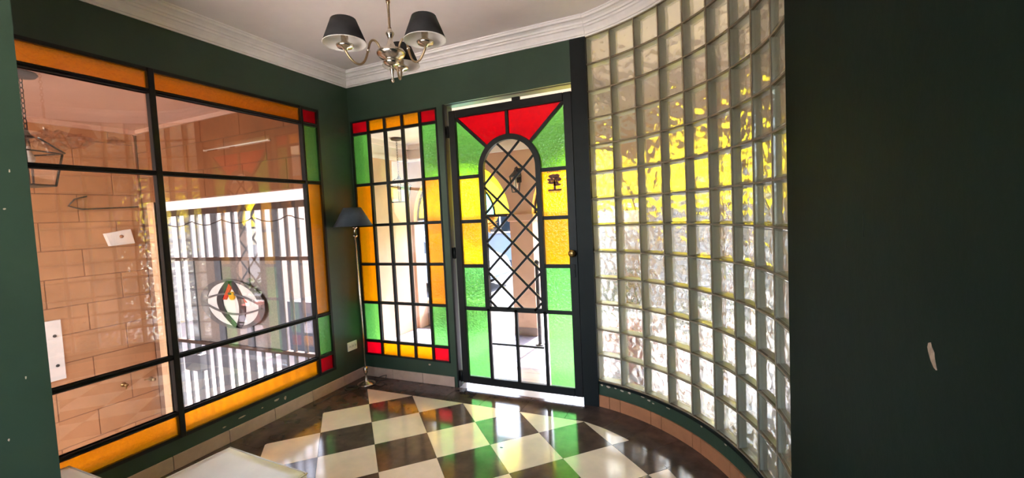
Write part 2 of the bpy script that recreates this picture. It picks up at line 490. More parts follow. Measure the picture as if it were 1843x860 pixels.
# ---- ceiling and cornice
b = B(); b.prism([(XL-0.16, YREAR-0.16), (XR+0.16, YREAR-0.16)]+[(XR+0.16, YR)]+arcpts(CR+0.10, 24)[::-1]+[(-0.77, YB+0.16), (XL-0.16, YB+0.16)], FXY, ZCEIL, ZCEIL+0.12)
struct(build('ceiling', b, 'plaster'), 'off-white plaster ceiling above the tiled entrance hall', 'ceiling')
PROF = [(0.0, 0.0), (0.010, 0.0), (0.010, 0.010), (0.020, 0.012), (0.024, 0.030), (0.040, 0.052), (0.052, 0.056), (0.052, 0.070), (0.066, 0.072), (0.070, 0.084), (0.086, 0.094), (0.104, 0.097), (0.104, 0.112), (0.112, 0.114), (0.112, 0.123), (0.0, 0.123)]
def sweep(name, path_fn, n, label):
    b = B(); vs = []; m = len(PROF)
    for i in range(n+1):
        for p, h in PROF:
            x, y = path_fn(i/n, p); vs.append((x, y, ZC+h))
    fs = []
    for i in range(n):
        for k in range(m):
            k2 = (k+1) % m
            fs.append((i*m+k, i*m+k2, (i+1)*m+k2, (i+1)*m+k))
    fs.append(list(range(m))); fs.append([n*m+k for k in range(m)][::-1])
    b.add(vs, fs)
    return struct(build(name, b, 'cornice'), label, 'cornice')
JX = -0.775
sweep('trim_1', lambda t, p: (XL+p, YREAR+p+(YB-p-YREAR-p)*t), 1, 'moulded white cornice above the big amber-edged window')
sweep('trim_2', lambda t, p: (XL+p+(JX-XL-p)*t, YB-p), 1, 'moulded white cornice above the stained glass door')
sweep('trim_3', lambda t, p: arc(TH0+0.02+(TEND-TH0-0.02)*t, CR-p), 24, 'curved moulded cornice above the glass block wall')
sweep('trim_4', lambda t, p: (XR-p, YR+(YREAR-YR)*t), 1, 'moulded cornice along the plain dark green wall')

# ---- left wall with the big window
WY0, WY1, WZ0, WZ1 = 0.337, 2.878, 0.184, 2.520
TW = 0.15
b = B()
b.box(XL-TW, XL, YREAR-0.15, WY0, -0.02, ZCEIL); b.box(XL-TW, XL, WY1, YB+0.15, -0.02, ZCEIL)
b.box(XL-TW, XL, WY0, WY1, -0.02, WZ0); b.box(XL-TW, XL, WY0, WY1, WZ1, ZCEIL)
wall_left = struct(build('wall_left', b, 'green'), 'dark green wall holding the big amber-edged window', 'wall')
win1 = struct(empty('window_1', (XL, 1.6, WZ0)), 'big window edged with amber glass overlooking the garage', 'window')
def local(parent, bld, name, mats):
    o = build(name, bld, mats, parent); o.location = -Vector(parent.location); return o
FXI, FXO = XL+0.006, XL-0.034
YM, YS = 1.603, 2.700
zs = [WZ0, 0.345, 0.708, 1.876, 2.378, WZ1]
b = B(); fwid = 0.022
b.box(FXO, FXI, WY0, WY1, WZ1-fwid, WZ1); b.box(FXO, FXI, WY0, WY1, WZ0, WZ0+fwid)
b.box(FXO, FXI, WY0, WY0+fwid, WZ0, WZ1); b.box(FXO, FXI, WY1-fwid, WY1, WZ0, WZ1)
local(win1, b, 'window_frame', 'black')
def vbar1(y, z0, z1, w=0.034): 
    b = B(); b.cbox(FXO, FXI+0.006, y-w/2, y+w/2, z0, z1, 0.004); local(win1, b, 'glazing_bar', 'black')
def hbar1(z, y0, y1, w=0.028):
    b = B(); b.cbox(FXO, FXI+0.003, y0, y1, z-w/2, z-0.003, 0.003); b.cbox(FXO, FXI+0.003, y0, y1, z+0.003, z+w/2, 0.003); b.box(FXO+0.004, FXI-0.006, y0, y1, z-w/2, z+w/2)
    local(win1, b, 'glazing_bar', 'black')
YSL = WY0+(WY1-YS)
vbar1(YM, WZ0, WZ1, 0.036); vbar1(YS, WZ0, WZ1, 0.024); vbar1(YSL, WZ0, WZ1, 0.024)
for z in zs[1:-1]: hbar1(z, WY0+fwid, WY1-fwid)
def pane(parent, P, fn, d0, d1, mat):
    if area2(P) < 0: P = P[::-1]
    b = B(); b.prism(P, fn, d0, d1); return local(parent, b, 'pane', mat)
rect = lambda a, b_, c, d: [(a, c), (b_, c), (b_, d), (a, d)]
ycols = [WY0, YSL, YM, YS, WY1]
GP = (XL-0.020, XL-0.015)
sidecol = ['g_red', 'g_green', 'g_amber', 'g_green', 'g_red']
for r in range(5):
    for c in range(4):
        P = rect(ycols[c]+0.004, ycols[c+1]-0.004, zs[r]+0.004, zs[r+1]-0.004)
        if c in (0, 3): mt = sidecol[r]
        elif r in (0, 4): mt = 'g_amber'
        else: mt = 'glass_warm'
        pane(win1, P, FYZ, GP[0], GP[1], mt)

# ---- back wall with window and door opening
XW0, XW1, ZW0, ZW1 = -3.082, -2.106, 0.214, 2.474
XD0, XD1, ZD1 = -2.040, -0.893, 2.486
XJ = -0.778
b = B()
b.box(XL, XW0, YB, YB+TW, -0.02, ZCEIL); b.box(XW1, XD0, YB, YB+TW, -0.02, ZCEIL); b.box(XD1, XJ, YB, YB+TW, -0.02, ZCEIL)
b.box(XW0, XW1, YB, YB+TW, -0.02, ZW0); b.box(XW0, XW1, YB, YB+TW, ZW1, ZCEIL); b.box(XD0, XD1, YB, YB+TW, ZD1, ZCEIL)
wall_back = struct(build('wall_back', b, 'green'), 'dark green wall around the stained glass door and its sidelight', 'wall')
b = B(); b.box(XD1-0.001, XJ+0.002, YB-0.012, YB+0.02, 0.0, ZC-0.001); b.box(XD1, XJ+0.004, YB+0.02, YB+TW+0.01, 0.0, ZC)
struct(build('trim_5', b, 'jamb'), 'dark post between the stained glass door and glass blocks', 'trim')
win2 = struct(empty('window_2', (-2.59, YB, ZW0)), 'narrow stained glass sidelight window of five columns beside the door', 'window')
xs = [XW0, -2.878, -2.683, -2.484, -2.288, XW1]
zr = [ZW0, 0.352, 0.731, 1.1035, 1.4775, 1.866, 2.351, ZW1]
b = B(); f2 = 0.014
b.box(XW0, XW1, YB-0.006, YB+0.03, ZW1-f2, ZW1); b.box(XW0, XW1, YB-0.006, YB+0.03, ZW0, ZW0+f2)
b.box(XW0, XW0+f2, YB-0.006, YB+0.03, ZW0, ZW1); b.box(XW1-f2, XW1, YB-0.006, YB+0.03, ZW0, ZW1)
local(win2, b, 'window_frame', 'black')
for x in xs[1:-1]:
    b = B(); b.cbox(x-0.013, x+0.013, YB-0.004, YB+0.028, ZW0, ZW1, 0.003); local(win2, b, 'glazing_bar', 'black')
for z in zr[1:-1]:
    b = B(); b.cbox(XW0, XW1, YB-0.002, YB+0.026, z-0.013, z+0.013, 0.003); local(win2, b, 'glazing_bar', 'black')
side2 = ['g_red', 'g_green', 'g_amber', 'g_amber', 'g_amber', 'g_green', 'g_red']
for r in range(7):
    for c in range(5):
        P = rect(xs[c]+0.003, xs[c+1]-0.003, zr[r]+0.003, zr[r+1]-0.003)
        mt = side2[r] if c in (0, 4) else ('g_amber' if r in (0, 6) else 'glass_clear')
        pane(win2, P, FXZ, YB+0.010, YB+0.014, mt)

# ---- door
door = struct(empty('door_1', (-1.456, YB, 0)), 'black iron door with red, green and yellow glass around an arched lattice', 'door')
DY0, DY1 = YB+0.020, YB+0.056
LX0, LX1, LZ0, LZ1 = -2.002, -0.905, 0.042, 2.428
GX0, GX1, GZ0, GZ1 = -1.938, -0.972, 0.105, 2.362
XCD, RI, RO, ZSP = -1.456, 0.234, 0.278, 1.893
ZLR = 0.716                                      # rail under the lattice
zrail = [0.712, 1.085, 1.471, 1.853]
# fixed outer frame of the doorway
b = B()
b.box(XD0-0.004, XD0+0.012, YB-0.004, YB+0.05, 0, ZD1); b.box(XD0, XD1, YB+0.03, YB+0.06, ZD1-0.004, ZD1+0.004)
local(door, b, 'door_frame', 'black')
b = B()
b.cbox(LX0, GX0, DY0, DY1, LZ0, LZ1, 0.004); b.cbox(GX1, LX1, DY0, DY1, LZ0, LZ1, 0.004)
b.cbox(GX0, GX1, DY0, DY1, LZ0, GZ0, 0.004); b.cbox(GX0, GX1, DY0, DY1, GZ1, LZ1, 0.004)
local(door, b, 'leaf_frame', 'black')
dbar = lambda P, Q, w, dy=0.0, mat='black', name='glazing_bar': local(door, B().bar(P, Q, w, DY0+0.006+dy, DY1-0.008-dy, FXZ), name, mat)
for s in (-1, 1):
    xa, xb = (GX0, XCD-RO) if s < 0 else (XCD+RO, GX1)
    for z in zrail: dbar((xa, z), (xb, z), 0.030)
    dbar((XCD+s*(RI+RO)/2, GZ0), (XCD+s*(RI+RO)/2, ZLR), 0.026)
dbar((XCD-RO, ZLR), (XCD+RO, ZLR), 0.040)
dbar((XCD, GZ0), (XCD, ZLR), 0.024)
dbar((XCD-RI, 0.412), (XCD+RI, 0.412), 0.014, 0.002)
# arched frame round the lattice
na = 28
outer = [(XCD+RO, ZLR)]+[(XCD+RO*math.cos(PI*k/na), ZSP+RO*math.sin(PI*k/na)) for k in range(na+1)]+[(XCD-RO, ZLR)]
inner = [(XCD+RI, ZLR)]+[(XCD+RI*math.cos(PI*k/na), ZSP+RI*math.sin(PI*k/na)) for k in range(na+1)]+[(XCD-RI, ZLR)]
b = B()
for k in range(len(outer)-1):
    b.prism([inner[k], outer[k], outer[k+1], inner[k+1]], FXZ, DY0-0.004, DY1-0.002)
local(door, b, 'arch_frame', 'black')
c45 = math.cos(PI/4)*RO
dg = [(XCD-c45, ZSP+c45), (XCD+c45, ZSP+c45)]
dbar((GX0-0.004, GZ1+0.004), dg[0], 0.026); dbar((GX1+0.004, GZ1+0.004), dg[1], 0.026)
dbar((XCD, ZSP+RO-0.004), (XCD, GZ1), 0.026)
# lattice
def in_arch(x, z):
    if z < ZLR: return False
    if z <= ZSP: return abs(x-XCD) <= RI
    return math.hypot(x-XCD, z-ZSP) <= RI
LN, LH = 0.1225, 0.1212
for sgn in (1, -1):
    for k in range(-8, 8):
        zc = 1.0355+2*LH*k
        pts = [(XCD+t*0.002, zc+sgn*t*0.002*LH/LN) for t in range(-160, 161)]
        ins = [p for p in pts if in_arch(*p)]
        if len(ins) > 6:
            b = B(); o_ = 0.0 if sgn > 0 else 0.008
            b.bar(ins[0], ins[-1], 0.019, DY0+0.006+o_, DY0+0.014+o_, FXZ); local(door, b, 'lattice_bar', 'black')
# glass in the door
GY = (DY0+0.024, DY0+0.028)
P = [(XCD+RI*1.03, ZLR)]+[(XCD+RI*1.03*math.cos(PI*k/na), ZSP+RI*1.03*math.sin(PI*k/na)) for k in range(na+1)]+[(XCD-RI*1.03, ZLR)]
pane(door, P, FXZ, *GY, 'glass_clear')
rows = [GZ0]+zrail
cols_ = ['g_green', 'g_green', 'g_yellow', 'g_yellow']
for s in (-1, 1):
    xa, xb = (GX0, XCD-RO) if s < 0 else (XCD+RO, GX1)
    for r in range(4):
        pane(door, rect(xa+0.002 if r else xa, (xb-0.002), rows[r]+0.003, rows[r+1]-0.003), FXZ, *GY, cols_[r])
    for (za, zb) in ((GZ0, 0.409), (0.415, ZLR)):
        pane(door, rect(min(XCD, XCD+s*RI)+0.003, max(XCD, XCD+s*RI)-0.003, za, zb), FXZ, *GY, 'glass_clear')
    # green corner and red top
    arcq = [(XCD+s*RO*math.cos(PI/4*k/8), ZSP+RO*math.sin(PI/4*k/8)) for k in range(9)]
    gcor = (GX0, GX1)[(s+1)//2]
    pane(door, [(XCD+s*RO, zrail[3]+0.003)]+arcq+[(gcor, GZ1-0.004), (gcor, zrail[3]+0.003)], FXZ, *GY, 'g_green')
    arcr = [(XCD+s*RO*math.cos(PI/4+PI/4*k/8), ZSP+RO*math.sin(PI/4+PI/4*k/8)) for k in range(9)]
    pane(door, arcr+[(XCD+s*0.002, GZ1), (gcor-s*0.006, GZ1)], FXZ, *GY, 'g_red')
# knob, lock plate, hinges, closer stop
b = B(); b.lathe([(0.0, -0.02), (0.012, -0.02), (0.012, 0.012), (0.024, 0.022), (0.030, 0.036), (0.026, 0.050), (0.012, 0.056), (0.0, 0.057)], (-0.938, DY0-0.008, 1.190), 18, axis=(0, -1, 0))
local(door, b, 'door_knob', 'knob')
b = B(); b.cbox(-0.950, -0.926, DY0-0.006, DY0+0.002, 1.00, 1.10, 0.002); b.cbox(-0.943, -0.933, DY0-0.008, DY0, 1.03, 1.06, 0.001)
local(door, b, 'lock_plate', 'black')
for z in (0.10, 1.2, 2.25):
    b = B(); b.lathe([(0.011, -0.05), (0.011, 0.05)], (-2.014, DY0+0.002, z), 10); b.box(-2.03, -1.998, DY0+0.002, DY0+0.008, z-0.045, z+0.045); local(door, b, 'hinge', 'black')
b = B(); b.cbox(-1.40, -1.33, DY0-0.002, DY0+0.02, LZ1-0.002, LZ1+0.026, 0.003); local(door, b, 'door_stop', 'black')
# brown tree emblem printed on the yellow pane
ex, ez, ey = -1.075, 1.742, DY0+0.0235
em = B()
def blob(cx, cz, rx, rz_, seed=0, n=18):
    random.seed(seed)
    P = [(cx+rx*math.cos(2*PI*k/n)*random.uniform(.82, 1.12), cz+rz_*math.sin(2*PI*k/n)*random.uniform(.75, 1.15)) for k in range(n)]
    em.prism(P, FXZ, ey, ey-0.0008)
blob(ex, ez+0.055, 0.050, 0.020, 1); blob(ex-0.030, ez+0.028, 0.030, 0.014, 2); blob(ex+0.028, ez+0.030, 0.034, 0.016, 3)
blob(ex-0.008, ez+0.006, 0.048, 0.013, 4); blob(ex+0.020, ez-0.012, 0.034, 0.010, 5)
em.prism([(ex-.010, ez-.05), (ex+.012, ez-.05), (ex+.005, ez+.03), (ex-.004, ez+.03)], FXZ, ey, ey-.0008)
em.prism(rect(ex-.056, ex+.056, ez-.062, ez-.046), FXZ, ey, ey-.0008); em.prism(rect(ex-.050, ex+.050, ez-.072, ez-.066), FXZ, ey, ey-.0008)
for k in range(7):
    q = -0.05+k*0.0165; zz = ez+0.088-0.35*(q*q)*4
    em.prism(rect(ex+q-.006, ex+q+.005, zz, zz+.009+.003*(k % 2)), FXZ, ey, ey-.0008)
random.seed(11)
tag(local(door, em, 'tree_emblem', 'emblem_brown'), 'brown printed emblem of a spreading tree')

# ---- curved glass block wall
wc = struct(empty('wall_curved', (CX, CY, 0)), 'curved wall of wavy clear glass blocks on a dark green base', 'wall')
def local2(parent, bld, name, mats): return local(parent, bld, name, mats)
RT = 0.08
b = B()
n = 36
for (z0, z1, ra, rb) in ((0.0, ZG-0.006, CR-0.004, CR+RT+0.02),):
    A = arcpts(ra, n); Cc = arcpts(rb, n)
    for i in range(n):
        b.prism([A[i], Cc[i], Cc[i+1], A[i+1]][::-1], FXY, z0, z1)
local(wc, b, 'wall_base', 'green')
b = B()
A = arcpts(CR-0.010, n); Cc = arcpts(CR+RT, n)
for i in range(n): b.prism([A[i], Cc[i], Cc[i+1], A[i+1]][::-1], FXY, ZG-0.020, ZG-0.004)
local(wc, b, 'base_ledge', 'jamb')
# header above the blocks
b = B(); A = arcpts(CR, n); Cc = arcpts(CR+RT+0.02, n)
for i in range(n): b.prism([A[i], Cc[i], Cc[i+1], A[i+1]][::-1], FXY, ZG+0.2*NROW, ZCEIL)
local(wc, b, 'wall_header', 'plaster')
# mortar grid
b = B()
A = arcpts(CR+0.0015, n); Cc = arcpts(CR+RT-0.004, n)
for r in range(NROW+1):
    z = ZG+0.2*r
    for i in range(n): b.prism([A[i], Cc[i], Cc[i+1], A[i+1]][::-1], FXY, z-0.0042, z+0.0042)
for c in range(NCOL+1):
    t = TH0-DTH*c; e = 0.0042/CR
    b.prism([arc(t-e, CR+0.0015), arc(t+e, CR+0.0015), arc(t+e, CR+RT-0.004), arc(t-e, CR+RT-0.004)], FXY, ZG, ZG+0.2*NROW)
local(wc, b, 'mortar_grid', 'mortar')
def block_mesh(seed):
    """local x along the wall, y outwards, z up, origin at the middle of the inner face"""
    b = B(); h = 0.0960; wi = 0.084; wt = 0.006
    def ring(w0, y0, w1, y1, mi):
        a = [(-w0, y0, -w0), (w0, y0, -w0), (w0, y0, w0), (-w0, y0, w0)]; c = [(-w1, y1, -w1), (w1, y1, -w1), (w1, y1, w1), (-w1, y1, w1)]
        b.add(a+c, [(i, (i+1) % 4, 4+(i+1) % 4, 4+i) for i in range(4)], mi)
    ring(h, 0.004, h-0.004, 0.0, 1); ring(h-0.004, 0.0, wi+0.003, 0.0015, 1); ring(wi+0.003, 0.0015, wi, 0.008, 1)
    ring(h-0.004, 0.010, h-0.006, 0.040, 0); ring(h-0.006, 0.040, wi, 0.070, 0)
    ring(h, 0.003, h, 0.077, 0); ring(h, 0.077, wi, 0.080, 0)
    off = Vector((seed*7.3, seed*3.1, seed*1.7))
    def grid(yy, n, amp, fr, mi):
        vs = []
        for j in range(n+1):
            for i in range(n+1):
                x = -wi+2*wi*i/n; z = -wi+2*wi*j/n
                edge = min(1, min(i, j, n-i, n-j)/1.5)
                d = noise.noise(Vector((x*fr*1.3+z*fr*.5, 0, z*fr-x*fr*.3))+off)*amp*edge
                vs.append((x, yy+d, z))
        b.add(vs, [(j*(n+1)+i, j*(n+1)+i+1, (j+1)*(n+1)+i+1, (j+1)*(n+1)+i) for j in range(n) for i in range(n)], mi, True)
    grid(0.009, 6, 0.002, 14, 1)
    grid(0.068, 16, 0.022, 24, 2)
    me = bpy.data.meshes.new('glass_block')
    me.from_pydata(b.v, [], b.f); me.polygons.foreach_set('material_index', b.m); me.polygons.foreach_set('use_smooth', b.sm); me.update()
    for k in ('block_side', 'block_front', 'block_back'): me.materials.append(M[k])
    return me
bms = [block_mesh(s) for s in range(6)]
for c in range(NCOL):
    t = TH0-DTH*(c+0.5)
    for r in range(NROW):
        o = link('glass_block', bms[(c*5+r*3+(c*r) % 4) % 6], None, wc)
        o.location = (CR*math.cos(t), CR*math.sin(t), ZG+0.2*(r+0.5))
        o.rotation_euler = (0, 0, t-PI/2)
# bare chips along the base
def chips(parent, fn, spots, mat='chip', name='paint_chip', th=0.0015):
    for k, (u, v, ru, rv) in enumerate(spots):
        random.seed(100+k); nn = 9
        P = [(u+ru*math.cos(2*PI*i/nn)*random.uniform(.6, 1.2), v+rv*math.sin(2*PI*i/nn)*random.uniform(.6, 1.2)) for i in range(nn)]
        b = B(); b.prism(P, fn, 0, th)
        o = build(name, b, mat, parent); o.location = -Vector(parent.location)
    random.seed(11)
FARC = lambda u, v, d: (*arc(u/CR, CR-0.0042-d), v)
chips(wc, FARC, [(CR*a, zz, rr, rz_) for a, zz, rr, rz_ in [(1.295, .170, .014, .007), (1.255, .168, .020, .009), (1.215, .172, .012, .006), (1.175, .166, .014, .010), (1.130, .167, .014, .008), (1.05, .172, .018, .004), (1.015, .164, .016, .007), (.99, .155, .010, .005), (.90, .168, .020, .004), (.70, .170, .010, .006), (.55, .166, .012, .005)]])

# ---- right wall, pier, rear
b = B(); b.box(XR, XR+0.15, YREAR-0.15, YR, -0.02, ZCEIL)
wall_right = struct(build('wall_right', b, 'green_shaded'), 'plain dark green wall adjoining the glass blocks', 'wall')
FR = lambda u, v, d: (XR-d, u, v)
b = B(); b.prism([(.8010, 1.2885), (.7965, 1.2905), (.7935, 1.2850), (.7860, 1.2790), (.7850, 1.2720), (.7800, 1.2600), (.7780, 1.2565), (.7845, 1.2580), (.7935, 1.2650), (.8010, 1.2760), (.8035, 1.2820)], FR, 0, .0015)
build('paint_chip', b, 'chip_tan_dim', wall_right)
chips(wall_right, FR, [(1.55, 2.25, .0012, .02), (1.08, 1.45, .0010, .025), (1.20, 1.40, .001, .02)], 'jamb', 'scratch', 0.0006)
b = B(); b.box(XL, -2.0, 0.44, 0.662, 0, ZCEIL)
pier = struct(build('wall_front', b, 'green'), 'dark green wall end projecting beside the big window', 'wall')
FP = lambda u, v, d: (-2.0+d, u, v)
chips(pier, FP, [(.606, 1.06, .0025, .005), (.555, .88, .0025, .0045), (.62, 1.72, .002, .006), (.60, 1.60, .003, .004)])
RW0, RW1, RZ0, RZ1 = -2.5, -0.3, 0.8, 2.5  # window added out of view behind the camera to let daylight in
b = B(); yr0, yr1 = YREAR-0.15, YREAR
b.box(XL, RW0, yr0, yr1, -0.02, ZCEIL); b.box(RW1, XR, yr0, yr1, -0.02, ZCEIL); b.box(RW0, RW1, yr0, yr1, -0.02, RZ0); b.box(RW0, RW1, yr0, yr1, RZ1, ZCEIL)
struct(build('wall_rear', b, 'plaster'), 'pale wall with an added window, unseen behind the camera', 'wall')
win_added = struct(empty('window_3', ((RW0+RW1)/2, YREAR-0.1, RZ0)), 'added two-light window behind the camera letting in extra daylight', 'window')
b = B()
for (a, c, d, e) in ((RW0, RW1, RZ0, RZ0+.04), (RW0, RW1, RZ1-.04, RZ1), (RW0, RW0+.04, RZ0, RZ1), (RW1-.04, RW1, RZ0, RZ1), (-1.57, -1.53, RZ0, RZ1)): b.box(a, c, YREAR-.12, YREAR-.08, d, e)
local(win_added, b, 'window_frame', 'white_metal')
pane(win_added, rect(RW0+.03, -1.56, RZ0+.03, RZ1-.03), FXZ, YREAR-.102, YREAR-.098, 'glass_clear')
pane(win_added, rect(-1.54, RW1-.03, RZ0+.03, RZ1-.03), FXZ, YREAR-.102, YREAR-.098, 'glass_clear')

# ---- baseboards of single tiles
ZBB = 0.092
bb = struct(empty('baseboard_left', (XL, 0, 0)), 'beige tile baseboard under the big amber-edged window', 'baseboard')
y = YB-0.012; nxt = 2.955
while y > 0.67:
    y0 = max(0.665, nxt)
    b = B(); b.cbox(XL, XL+0.010, y0+.002, y-.002, 0.0005, ZBB, 0.002); local(bb, b, 'baseboard_tile', 'skirt')
    y = y0; nxt -= 0.3555
bb = struct(empty('baseboard_back', (XL, YB, 0)), 'beige tile baseboard under the stained glass sidelight', 'baseboard')
x = XL
while x < -2.07:
    x1 = min(-2.062, x+0.345)
    b = B(); b.cbox(x+.002, x1-.002, YB-0.010, YB, 0.0005, ZBB, 0.002); local(bb, b, 'baseboard_tile', 'skirt'); x = x1
    if x1 >= -2.062: break
bb = struct(empty('baseboard_curved', (CX, CY, 0)), 'terracotta tile baseboard at the foot of the glass block wall', 'baseboard')
t = TH0; widths = [4.0, 3.7, 10.5, 3.7, 10.7, 2.9, 10.6, 3.5, 10.6, 3.5, 10]
k = 0
while t > TEND and k < len(widths):
    t1 = max(TEND, t-math.radians(widths[k])); k += 1
    e = 0.0014; ns = max(1, int((t-t1)/0.04)+1); b = B()
    for i in range(ns):
        a, c = t-e+(t1-t+2*e)*i/ns, t-e+(t1-t+2*e)*(i+1)/ns
        b.prism([arc(a, CR-.014), arc(c, CR-.014), arc(c, CR-.003), arc(a, CR-.003)], FXY, 0.0005, ZBB)
    local(bb, b, 'baseboard_tile', 'skirt_terra'); t = t1
bb = struct(empty('baseboard_right', (XR, 0, 0)), 'terracotta tile baseboard along the plain dark green wall', 'baseboard')
y = YR-0.01
while y > YREAR+.05:
    y0 = max(YREAR, y-0.355); b = B(); b.cbox(XR-.010, XR, y0+.002, y-.002, .0005, ZBB, .002); local(bb, b, 'baseboard_tile', 'skirt_terra'); y = y0
# chips on the left wall base
FL = lambda u, v, d: (XL+d, u, v)
chips(wall_left, FL, [(2.27, .150, .030, .008), (2.345, .135, .012, .016), (2.15, .140, .010, .005), (1.99, .140, .026, .008), (1.86, .125, .015, .005)])
chips(wall_back, lambda u, v, d: (u, YB-d, v), [(-2.335, .178, .018, .008)])

# ================================================================== THINGS IN THE ROOM
# ---- wall socket
so = tag(empty('wall_socket', (XL, 3.085, 0.341)), 'ivory double wall socket on green wall beside the floor lamp', 'socket')
b = B(); b.cbox(0, 0.012, -0.060, 0.060, -0.042, 0.042, 0.004); build('cover_plate', b, 'socket', so)
for k in (-1, 0, 1):
    b = B(); b.cbox(0.011, 0.016, k*0.034-0.013, k*0.034+0.013, -0.024, 0.024, 0.002); ob = build('outlet', b, 'socket', so)
    b = B()
    for q in (-1, 1): b.box(0.0155, 0.0165, k*0.034+q*0.006-.0015, k*0.034+q*0.006+.0015, -0.008, 0.010)
    build('slot', b, 'cord', ob)

# ---- floor lamp
lx, ly = -2.915, 3.045
lamp = tag(empty('floor_lamp', (lx, ly, 0)), 'slim silver floor lamp with slate blue shade in the corner', 'lamp')
b = B(); b.lathe([(0.0, 0.0005), (0.080, 0.0005), (0.084, 0.008), (0.080, 0.016), (0.058, 0.022), (0.050, 0.028), (0.024, 0.034), (0.012, 0.050), (0.010, 0.10), (0.012, 0.105), (0.0, 0.106)], seg=32); build('base', b, 'silver', lamp)
b = B(); b.lathe([(0.0, 0.10), (0.012, 0.10), (0.019, 0.120), (0.022, 0.140), (0.018, 0.158), (0.010, 0.172), (0.0, 0.174)], seg=20); build('pole_joint', b, 'silver', lamp)
b = B(); b.tube([(0, 0, 0.15), (-0.004, 0, 0.7), (-0.018, 0, 1.40)], 0.0075, 12); build('pole', b, 'silver', lamp)
b = B(); b.lathe([(0.0, 1.372), (0.008, 1.372), (0.020, 1.384), (0.024, 1.390), (0.020, 1.396), (0.010, 1.404), (0.008, 1.44), (0.010, 1.456), (0.026, 1.462), (0.028, 1.470), (0.014, 1.478), (0.016, 1.52), (0.0, 1.522)], (-0.018, 0, 0), 18); build('socket_stem', b, 'silver', lamp)
b = B(); b.lathe([(0.0, 1.515), (0.016, 1.52), (0.030, 1.56), (0.026, 1.59), (0.0, 1.61)], (-0.018, 0, 0), 16); build('light_bulb', b, 'bulb', lamp)
sp = [(0.172, 1.478), (0.078, 1.648), (0.074, 1.648), (0.168, 1.478)]
b = B(); b.shell(sp, (-0.030, 0, 0), 40); sh = build('lamp_shade', b, 'shade_blue', lamp)
b = B()
for a in range(3): b.tube([(-0.018, 0, 1.60), (-0.030+0.075*math.cos(a*2.094), 0.075*math.sin(a*2.094), 1.645)], 0.002, 6)
build('shade_spider', b, 'silver', sh)
# its cord
pts = []
for k in range(90):
    u = k/89
    if u < .55:
        a = u/.55*4.6*PI; rr = .050+.018*math.sin(a*.7)
        pts.append((-2.985+rr*math.cos(a)+.01*u, 2.92+rr*.8*math.sin(a)+.03*u, .006+.004*abs(math.sin(a*1.7))))
    else:
        q = (u-.55)/.45; pts.append((-2.985+.045-.10*q+.02*math.sin(q*9), 2.95-.42*q+.02*math.sin(q*7), .006))
b = B(); b.tube(pts, 0.004, 6); tag(build('lamp_cord', b, 'cord'), 'black cord coiled on the floor by the floor lamp', 'cord')
b = B(); b.tube([(-2.83, 3.06, .004), (-2.80, 3.10, .03), (-2.78, 3.15, .02), (-2.80, 3.19, .05), (-2.86, 3.20, .03), (-2.93, 3.18, .006), (-3.0, 3.12, .006)], 0.0035, 6)
tag(build('power_cord', b, 'cord'), 'short loop of dark cord against the baseboard behind the floor lamp', 'cord')

# ---- chandelier
hx, hy, hz = -1.367, 1.738, 2.305
ch = tag(empty('chandelier', (hx, hy, ZCEIL)), 'three-armed nickel chandelier with small black shades hanging from ceiling', 'chandelier')
dz = hz-ZCEIL
fwd = Vector((fw.x, fw.y, 0)).normalized(); rgt = Vector((fwd.y, -fwd.x, 0))
b = B(); b.lathe([(0.0, 0.0), (0.055, 0.0), (0.058, -0.006), (0.050, -0.022), (0.020, -0.034), (0.008, -0.040), (0.0, -0.041)], seg=28); build('ceiling_canopy', b, 'silver', ch)
b = B()
zz = -0.04; k = 0
while zz > dz+0.292:
    ring = []
    for i in range(12):
        a = 2*PI*i/12; u_, v_ = 0.009*math.cos(a), 0.016*math.sin(a)
        ring.append((u_, 0, zz-0.014+v_) if k % 2 else (0, u_, zz-0.014+v_))
    b.tube(ring, 0.0022, 6, closed=True); zz -= 0.025; k += 1
build('chain', b, 'bronze', ch)
b = B(); ring = [(0.014*math.cos(2*PI*i/14), 0, dz+0.272+0.014*math.sin(2*PI*i/14)) for i in range(14)]; b.tube(ring, 0.003, 6, closed=True)
build('top_ring', b, 'bronze', ch)
b = B(); b.lathe([(0.0, .262), (0.008, .260), (0.010, .250), (0.006, .244), (0.0055, .135), (0.009, .128), (0.0, .126)], (0, 0, dz), 14); build('rod', b, 'bronze', ch)
b = B(); b.lathe([(0.0, .132), (0.008, .130), (0.010, .118), (0.020, .106), (0.021, .102), (0.014, .088), (0.011, .070), (0.015, .060), (0.024, .040), (0.034, .030), (0.0, .028)], (0, 0, dz), 24); build('centre_column', b, 'silver', ch)
b = B(); b.lathe([(0.0, .032), (0.040, .030), (0.062, .022), (0.068, .012), (0.067, .004), (0.054, -.012), (0.036, -.020), (0.034, -.026), (0.040, -.030), (0.034, -.042), (0.016, -.052), (0.0, -.054)], (0, 0, dz), 32); build('hub_bowl', b, 'silver', ch)
b = B(); b.lathe([(0.0, -.048), (0.010, -.050), (0.008, -.056), (0.012, -.066), (0.009, -.074), (0.005, -.105), (0.004, -.112), (0.008, -.120), (0.006, -.128), (0.0, -.131)], (0, 0, dz), 16); build('finial', b, 'silver', ch)
RA = 0.212
